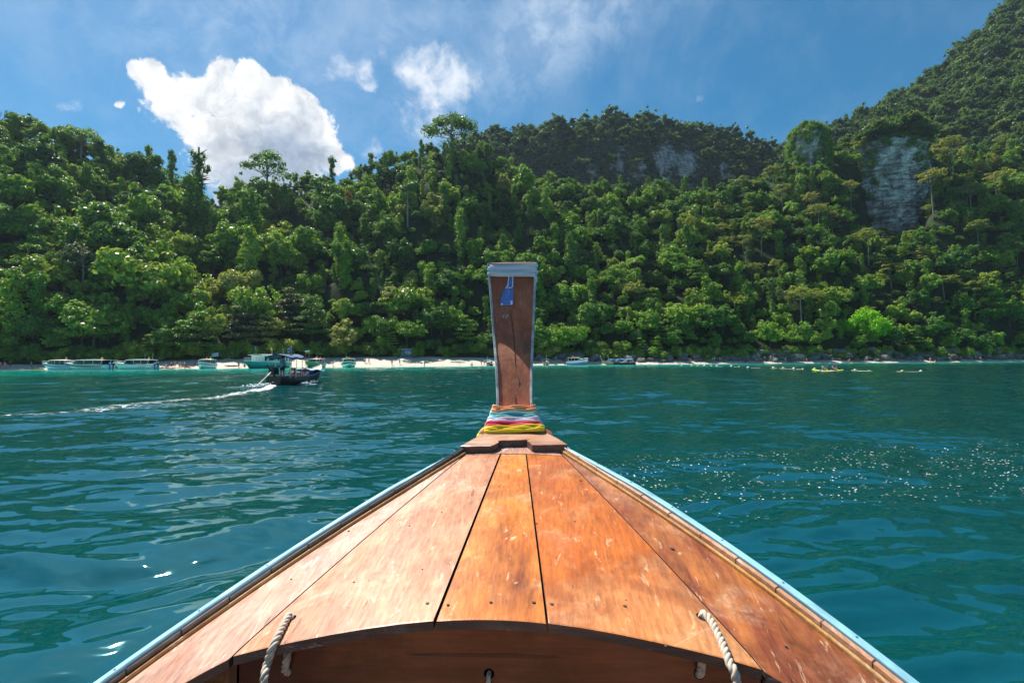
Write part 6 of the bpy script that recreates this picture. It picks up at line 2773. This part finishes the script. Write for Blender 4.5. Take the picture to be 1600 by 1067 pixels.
# --- other longtails ------------------------------------------------------------------------
p = on_shore(765, -3)
longtail('small longtail with a light blue awning half hidden behind the prow', p, PI / 2 + .2, L=7.5, tarps=((.3, .7, TARP),), stem_h=1.4)
p = on_shore(853, -4)
longtail('longtail seen stern on with a green awning just right of the prow', p, PI / 2 - .1, L=8.0, B=2.0, m_hull=LWOOD, tarps=((.15, .6, TARP_G),), stem_h=1.5)
p = on_shore(961, -3)
longtail('longtail with a tall wooden prow and blue awning lying along the beach', p, PI + .18, L=9.0, m_hull=LWOOD, tarps=((.30, .72, TARP),), stem_h=1.6, tall=1.6)
p = on_shore(972, -6.5)
longtail('darker longtail nosed beside the one with the tall wooden prow', p, PI + .10, L=8.4, m_hull=DWOOD, tarps=((.12, .58, TARP),), stem_h=1.7, tall=1.7)

# --- kayaks ---------------------------------------------------------------------------------
def kayak(label, loc, rz, m, L=3.6, group=None, tilt=0.0):
    o = empty('kayak', label, 'kayak', loc, rz, group)
    rows = []
    for t in np.linspace(0, 1, 13):
        x = L * (t - .5)
        w_ = .38 * max(.03, math.sin(PI * t)) ** .55
        z0 = .16 * abs(2 * t - 1) ** 2.5
        rows.append([(x, w_ * math.cos(a), z0 + .16 + .15 * math.sin(a) * (1.0 if math.sin(a) < 0 else .45)) for a in np.linspace(0, 2 * PI, 13)[:-1]])
    b = MB()
    b.grid(rows, close=True)
    b.add(rows[0], [tuple(range(12))])
    b.add(rows[-1], [tuple(range(12))])
    b.obj('shell', m, o, True)
    for x in (-.55, .6):
        b = MB()
        b.ball((x, 0, .22), .30, 12, 5, (1.3, .8, .25))
        b.obj('seat_well', BLACK_P, o, True)
        b = MB()
        b.box((x - .36, 0, .36), (.06, .36, .28))
        b.obj('seat_back', BLACK_P, o)
    return o


KG = 'kayaks pulled up on the sand'
for px, back, m, rz, lab in ((252, .6, RED_P, .2, 'red kayak on the sand left of the bathers'), (269, .3, RED_P, .5, 'red kayak among the bathers on the left beach'),
                             (290, 1.6, ORANGE_P, -.3, 'orange red kayak right of the bathers'), (58, .4, YEL_P, .1, 'yellow kayak beside the bow of the leftmost speedboat'),
                             (1333, 1.2, YEL_P, .15, 'yellow kayak on the sand behind the buoys'), (1481, 1.5, GREEN_G, .1, 'green kayak by the rocks on the right'),
                             (1496, 1.8, RED_P, -.1, 'red kayak by the rocks on the right'), (363, 2.0, NAVY_G, .4, 'dark kayak on the sand beside a lone bather'), (995, 4, NAVY_G, .1, 'dark kayak on the sand right of the longtails')):
    q_ = on_shore(px, back)
    kayak(lab, (q_.x, q_.y, q_.z - .02), rz, m, group=KG)
kp = waterline(1293, 580)
kayak('yellow green double kayak paddled towards the camera', (kp.x, kp.y, -.12), -PI / 2 + .5, plain('lime_plastic', (.50, .66, .06), .4), L=4.0)
dv = Vector((math.cos(-PI / 2 + .5), math.sin(-PI / 2 + .5), 0))
person(kp + dv * .72 + Vector((0, 0, .02)), .5, 'front paddler in dark clothes in the yellow green kayak', 'paddle', 'black', 'purple')
person(kp - dv * .55 + Vector((0, 0, .02)), .5, 'rear paddler in grey with raised paddle in the yellow green kayak', 'paddle', 'navy', 'grey')
pd = empty('paddle', 'double bladed paddle held up by the rear kayaker', 'paddle', kp - dv * .25 + Vector((0, 0, .60)), .5)
b = MB()
b.tube([(-1.0, 0, -.38), (1.0, 0, .42)], .018, 7)
b.obj('paddle_shaft', STEEL, pd)
for sgn in (-1, 1):
    b = MB()
    b.ball((1.15 * sgn, 0, .02 + .46 * sgn), .24, 9, 6, (1, .12, .42))
    b.obj('paddle_blade', WHITE_G, pd, True)

# --- buoys ----------------------------------------------------------------------------------
BW = plain('buoy_cream', (.80, .74, .52), .5, var=.1)
BY = plain('buoy_yellow', (.80, .60, .22), .5, var=.1)
ORD = 'first second third fourth fifth sixth seventh eighth ninth tenth eleventh twelfth thirteenth fourteenth fifteenth sixteenth seventeenth last'.split()
spots = [(1065, 571.6, 1), (1081, 571.3, 0), (1090, 572.2, 1), (1101, 572.2, 0), (1111, 571.9, 1), (1120.5, 572.8, 0), (1143, 573, 0), (1155, 573.6, 1), (1169, 575, 0), (1208.5, 575.4, 0), (1224, 576, 0), (1240.5, 576.5, 0), (1254.5, 577.2, 1),
         (1273, 577.2, 0), (1336, 579.2, 0), (1358, 580.0, 1), (1410, 580.8, 0), (1439, 580.8, 0)]
for k, (px, py, sm) in enumerate(spots):
    w_ = waterline(px, py)
    r = (.14 if sm else .21) * w_.y / 95
    o = empty('buoy', ('small' if sm else 'large') + ' pale buoy, ' + ORD[k] + (' from the left' if k < 17 else ' on the right') + ' in the floating swimming line', 'buoy', (w_.x, w_.y, .02), k,
              'small buoys of the swimming line' if sm else 'large buoys of the swimming line')
    b = MB()
    b.ball((0, 0, r * .45), r, 12, 8, (1.1, 1.1, .85))
    b.obj('float', BY if k % 3 == 1 else BW, o, True)
    b = MB()
    b.tube([(0, 0, r * 1.2), (0, 0, r * 1.5)], r * .22, 8)
    b.obj('eye', GREY_P, o)
b = MB()
wl = [waterline(px, py) for px, py, _ in spots]
line_pts = []
for a, c_ in zip(wl[:-1], wl[1:]):
    line_pts += [a, a.lerp(c_, .5) + Vector((0, .15, -.04))]
b.tube([p + Vector((0, 0, .02)) for p in line_pts + [wl[-1]]], .025, 5)
tag(b.obj('buoy_line', CREAM), 'thin rope floating between the swimming zone buoys', 'rope')

# --- bathers --------------------------------------------------------------------------------
PEOPLE = [
    (7, 2.5, 'stand', 'blue', None, None, 'bather in blue shorts at the far left edge of the beach'),
    (9, 1.0, 'walk', 'pink', 'pink', None, 'person in pink walking at the far left edge'),
    (16, 3.0, 'hips', 'black', None, None, 'bather with hands on hips left of the speedboats'),
    (1.5, 1.5, 'stand', 'red', None, None, 'sunburnt bather cut by the left edge'),
    (49, 1.2, 'stand', 'navy', 'sky', 'white', 'person in a light blue top by the yellow kayak'),
    (173, .6, 'hips', 'red', None, None, 'tanned bather between the second and third speedboats'),
    (169, 1.5, 'stand', 'black', 'navy', None, 'dark clothed person between the second and third speedboats'),
    (259.5, .4, 'stand', 'white', 'pink', None, 'person in a pink top by the first red kayak'),
    (268.5, 1.0, 'walk', 'navy', None, None, 'bather walking behind the middle red kayak'),
    (274, 1.5, 'stand', 'orange', None, None, 'bather in orange shorts behind the red kayaks'),
    (280.5, .2, 'stand', 'red', None, None, 'bather in red shorts in the middle of the group'),
    (284, .4, 'hips', 'pink', 'pink', None, 'person in pink in the middle of the group'),
    (288.5, .7, 'stand', 'purple', 'white', None, 'person in a white shirt at the right of the group'),
    (305, 3.5, 'sit', 'red', 'red', None, 'person in red sitting on the shaded sand'),
    (373, .6, 'stand', 'orange', None, None, 'lone tanned bather left of the ferry'),
    (478, 1.5, 'walk', 'orange', 'orange', None, 'person in orange beside the green speedboat'),
    (520.5, .8, 'stand', 'yellow', None, None, 'bather in yellow shorts left of the mint speedboat'),
    (570.5, 4, 'stand', 'grey', 'grey', None, 'person in grey right of the mint speedboat'),
    (576.5, 4, 'walk', 'yellow', 'purple', None, 'person in a purple top right of the mint speedboat'),
    (612.5, 1.6, 'stand', 'orange', None, None, 'slim bather standing left of the blue hut'),
    (624.5, 2.6, 'hips', 'black', 'white', None, 'person in a white shirt and dark trousers below the blue hut'),
    (663.5, .2, 'stand', 'black', 'yellow', None, 'bather in a yellow top at the water below the driftwood'),
    (737.5, .8, 'sit', 'orange', None, None, 'bather sitting at the water left of the prow'),
    (752, .7, 'walk', 'red', None, None, 'bather walking beside the half hidden longtail'),
    (757, 1.2, 'stand', 'pink', 'white', None, 'person in white beside the half hidden longtail'),
    (869, 5, 'stand', 'white', 'white', 'white', 'person in white on the sand between longtail and blue speedboat'),
    (986, .6, 'hips', 'red', None, None, 'tanned bather by the stern of the darker longtail'),
    (989, 1.4, 'stand', 'pink', None, None, 'bather in pink right of the darker longtail'),
    (1076.5, 1.5, 'hips', 'purple', 'purple', None, 'person in purple at the left end of the buoy line'),
    (1079.5, 1.0, 'stand', 'red', None, None, 'bather in red shorts at the left end of the buoy line'),
    (1113, 3, 'stand', 'white', 'white', None, 'pale dressed person in front of the rocks'),
    (1116.5, 3.4, 'walk', 'white', 'sky', None, 'person in pale blue in front of the rocks'),
    (1182, .6, 'stand', 'red', None, None, 'bather in red trunks right of a flat boulder'),
    (1209, 2.5, 'stand', 'black', 'white', None, 'distant person in white between two bathers'),
    (1227, 1.0, 'stand', 'orange', None, None, 'bather in orange shorts above the buoy line'),
    (1260.5, .5, 'hips', 'red', None, None, 'bather left of the paddled kayak'),
    (1327.5, 1.5, 'sit', 'navy', 'white', 'white', 'person in a white hat beside the yellow kayak'),
    (1437.5, 2.5, 'stand', 'grey', 'grey', None, 'grey clothed person by the right rocks'),
    (1453.5, .5, 'stand', 'pink', None, None, 'bather standing below the pale fallen boulder'),
    (1461, .2, 'sit', 'orange', None, None, 'bather sitting in the shallows on the right'),
    (1502, 3.0, 'stand', 'pink', 'pink', None, 'person in pink near the red kayak on the right'),
    (1525, 2.2, 'stand', 'navy', 'sky', None, 'person in blue far right on the rocks'),
    (1532, 1.2, 'hips', 'red', 'white', None, 'person in a white top far right by the water'),
]
rp = random.Random(8)
for (px, back, pose, s_, t_, h_, lab) in PEOPLE:
    q_ = on_shore(px, back)
    person((q_.x, q_.y, q_.z - .04), rp.uniform(-1.6, 1.6), lab, pose, s_, t_, h_, dark=rp.random() < .3, scale=rp.uniform(.96, 1.08), group='people on the beach')
# swimmers' heads in the shallows
for px, back in ((1030, -3), (1034, -3.5), (1062, -2.5), (1095, -2), (1110, -2.5), (1172, -3)):
    q_ = on_shore(px, back)
    person((q_.x, q_.y, -1.36), rp.uniform(-1, 1), 'bather standing neck deep in the shallows before the rocks', 'stand', 'navy', None, None, group='bathers neck deep in the water')

# --- things on the beach --------------------------------------------------------------------
hp = on_shore(635, 12.5)
hut = empty('beach_hut', 'small blue hut with three pale panels in the shade of the trees', 'hut', (hp.x, hp.y, hp.z - .1), 0)
HUTB = plain('hut_blue', (.07, .16, .38), .7, var=.15)
b = MB()
b.box((0, 0, 1.2), (3.9, 1.8, 2.4))
hwl = b.obj('wall', HUTB, hut)
b = MB()
b.box((0, -.05, 2.5), (4.3, 2.4, .14))
b.obj('roof', GREY_P, hut)
for x in (-1.2, 0, 1.2):
    b = MB()
    b.box((x, -.925, 1.25), (.85, .05, .95))
    b.obj('panel', plain('hut_panel', (.34, .47, .68), .6, var=.1), hwl)
gp = on_shore(480, 8)
sg = empty('notice_board', 'green and white notice board on two posts behind the passing longtail', 'sign', (gp.x, gp.y, gp.z - .1), 0)
for x in (-.5, .5):
    b = MB()
    b.tube([(x, .06, 0), (x, .06, 3.1)], .05, 7)
    b.obj('post', BARK_PALE, sg)
b = MB()
b.box((0, 0, 2.75), (1.45, .06, .72))
brd = b.obj('board', GREEN_G, sg)
b = MB()
b.box((0, -.035, 2.86), (1.2, .02, .30))
b.obj('white_panel', WHITE_G, brd)
for px, back, lab in ((336, 8.5, 'pale blue tarpaulin hanging in the trees of the left beach'),):
    q_ = on_shore(px, back)
    tpo = empty('tarpaulin', lab, 'tarpaulin', (q_.x, q_.y, q_.z + 1.2), .1)
    b = MB()
    rows = [[(x, .12 * math.sin(x * 3 + z * 2), z + .1 * math.sin(x * 2)) for x in np.linspace(-.9, .9, 7)] for z in np.linspace(0, 1.0, 5)]
    b.grid(rows)
    b.grid([[(a_[0], a_[1] + .02, a_[2]) for a_ in r] for r in rows])
    b.obj('sheet', plain('pale_tarp', (.40, .52, .66), .7), tpo, True)
    for x in (-.9, .9):
        b = MB()
        b.tube([(x, .05, -1.3), (x, .05, 1.15)], .04, 6)
        b.obj('pole', BARK, tpo)
DRIFT = plain('driftwood', (.46, .38, .28), .85, var=.3, scale=3)
for k, (px, back, L_, rz, lab) in enumerate(((680, 6.5, 5.5, .1, 'pale driftwood trunk lying on the sand left of the prow'), (672, 7.2, 3.5, -.35, 'short driftwood limb leaning on the pale trunk'),
                                            (640, 4.5, 3.6, .05, 'thin weathered log on the sand below the blue hut'), (715, 4.2, 4.2, -.05, 'thin log on the sand nearest the prow'),
                                            (508, 8.5, 3.0, .1, 'bleached log left of the mint speedboat'), (1035, 5.5, 5.0, -.3, 'fallen grey trunk on the rocks right of the longtails'), (356, 9, 2.2, 0, 'small bleached log above the lone bather'))):
    q_ = on_shore(px, back)
    b = MB()
    rr_ = random.Random(k)
    pts_ = [(L_ * (t - .5), rr_.uniform(-.12, .12), .22 + rr_.uniform(-.05, .15) + (.5 * t if k == 1 else 0)) for t in np.linspace(0, 1, 7)]
    b.tube(pts_, [.20 * (1.1 - .6 * t) for t in np.linspace(0, 1, 7)], 8)
    for j in range(3):
        p0 = Vector(pts_[2 + j])
        b.tube([p0, p0 + Vector((rr_.uniform(-.4, .4), rr_.uniform(-.3, .1), .5)), p0 + Vector((rr_.uniform(-.9, .9), rr_.uniform(-.5, .2), .75))], [.07, .05, .02], 6)
    o = b.obj('driftwood', DRIFT, None, True)
    o.location = (q_.x, q_.y, q_.z - .1)
    o.rotation_euler = (0, 0, rz)
    tag(o, lab, 'driftwood', 'driftwood on the beach')

# --- boulders along the shore ---------------------------------------------------------------
BOUL = rock_mat('boulder_rock', cover=.02, pale=(.20, .19, .18), streak_scale=(.9, .9, .9))
BOUL_P = rock_mat('pale_boulder_rock', cover=.0, pale=(.34, .33, .31), streak_scale=(.9, .9, .9))
protos = []
for k in range(6):
    r_ = np.random.default_rng(200 + k)
    bm = bmesh.new()
    bmesh.ops.create_icosphere(bm, subdivisions=3, radius=1)
    off_ = r_.uniform(0, 50, 3)
    cuts = [Vector(d) for d in rdirs(9, r_)]
    for v in bm.verts:
        p = v.co.copy()
        for c_ in cuts:
            e = p.dot(c_) - .72
            if e > 0:
                p -= c_ * e * .85
        n = float(lump(np.array(p.x * 3 + off_[0]), np.array(p.y * 3 + p.z * 2 + off_[1]), 2.2, k)) * .06
        v.co = p * (1 + n)
    me = bpy.data.meshes.new('boulder')
    bm.to_mesh(me)
    bm.free()
    me.materials.append(BOUL)
    protos.append(me)
rb_ = np.random.default_rng(61)
bould = {}


def boulder(x, y, z, sx, sy, sz, rot, label, group, m=None):
    me = protos[int(rb_.integers(6))]
    if m is not None:
        me = me.copy()
        me.materials[0] = m
    o = link('boulder', me)
    o.location = (x, y, z)
    o.scale = (sx, sy, sz)
    o.rotation_euler = (rb_.uniform(-.25, .25), rb_.uniform(-.25, .25), rot)
    tag(o, label, 'rock', group)
    bould.setdefault(label, []).append((sx * sz / y, o))


for px in np.arange(842, 1660, 11.0):
    for row in range(3 if px > 1000 else 2):
        pxx = px + rb_.uniform(-6, 6)
        if 858 < pxx < 884 and row == 0:
            continue
        u = ucol(pxx)
        back = float(beach_w(u)) * (.62 + .30 * row) + rb_.uniform(-1, 1)
        q_ = on_shore(pxx, back)
        s_ = rb_.uniform(.7, 1.9) * (1.25 if row else .8)
        zz = float(max(q_.z, ground(q_.x, q_.y)))
        where = landmark(u).replace('above', 'behind').replace('below', 'below')
        lab = ('low dark boulder at the edge of the sand ' if row == 0 else 'dark boulder under the trees ' if row == 1 else 'large shaded boulder against the slope ') + where
        boulder(q_.x, q_.y, zz + s_ * .18, s_ * rb_.uniform(1, 1.7), s_, s_ * rb_.uniform(.6, .95), rb_.uniform(0, 6.28), lab, ('low dark boulders at the edge of the sand', 'dark boulders under the trees', 'large shaded boulders against the slope')[row])
for px, back, s_, lab, m in ((900, 8, (4.2, 2.6, 2.2), 'big rounded dark boulder behind the blue hulled speedboat', None), (930, 9, (3.4, 2.2, 1.4), 'broad low boulder right of the big rounded one', None),
                             (1092, 7, (4.0, 2.2, 1.6), 'pale slanting slab of rock near the left end of the buoys', BOUL_P), (1176, 6, (3.2, 2.0, 1.4), 'flat topped boulder above the sand behind the buoys', BOUL_P),
                             (1447, 8, (3.4, 2.0, 1.7), 'pale fallen boulder on the right shore', BOUL_P), (1470, 7, (4.6, 2.2, 1.2), 'long pale slab sloping down to the right', BOUL_P), (1249, 4, (1.0, .8, 1.3), 'upright pale stone behind the buoys', BOUL_P)):
    q_ = on_shore(px, back)
    boulder(q_.x, q_.y, q_.z + s_[2] * .3, *s_, .1, lab, None or 'notable rocks on the shore', m)
for lab, things_ in bould.items():
    rank_labels(lab, things_)

# ================================================================== air
b = MB()
b.box((0, -125, 238.5), (2400, 1650, 483))
hz_o = b.obj('haze', None)
hz_o['kind'] = 'stuff'
hm = bpy.data.materials.new('thin_haze')
hm.use_nodes = True
hq = NT(hm.node_tree)
hq.n.clear()
ho = hq.new('ShaderNodeOutputMaterial')
pv = hq.new('ShaderNodeVolumePrincipled')
pv.inputs['Color'].default_value = (0.62, 0.80, 1.0, 1)
pv.inputs['Density'].default_value = 0.00008
pv.inputs['Anisotropy'].default_value = 0.3
hq.l.new(pv.outputs[0], ho.inputs['Volume'])
hz_o.data.materials.clear()
hz_o.data.materials.append(hm)
hm.cycles.homogeneous_volume = True
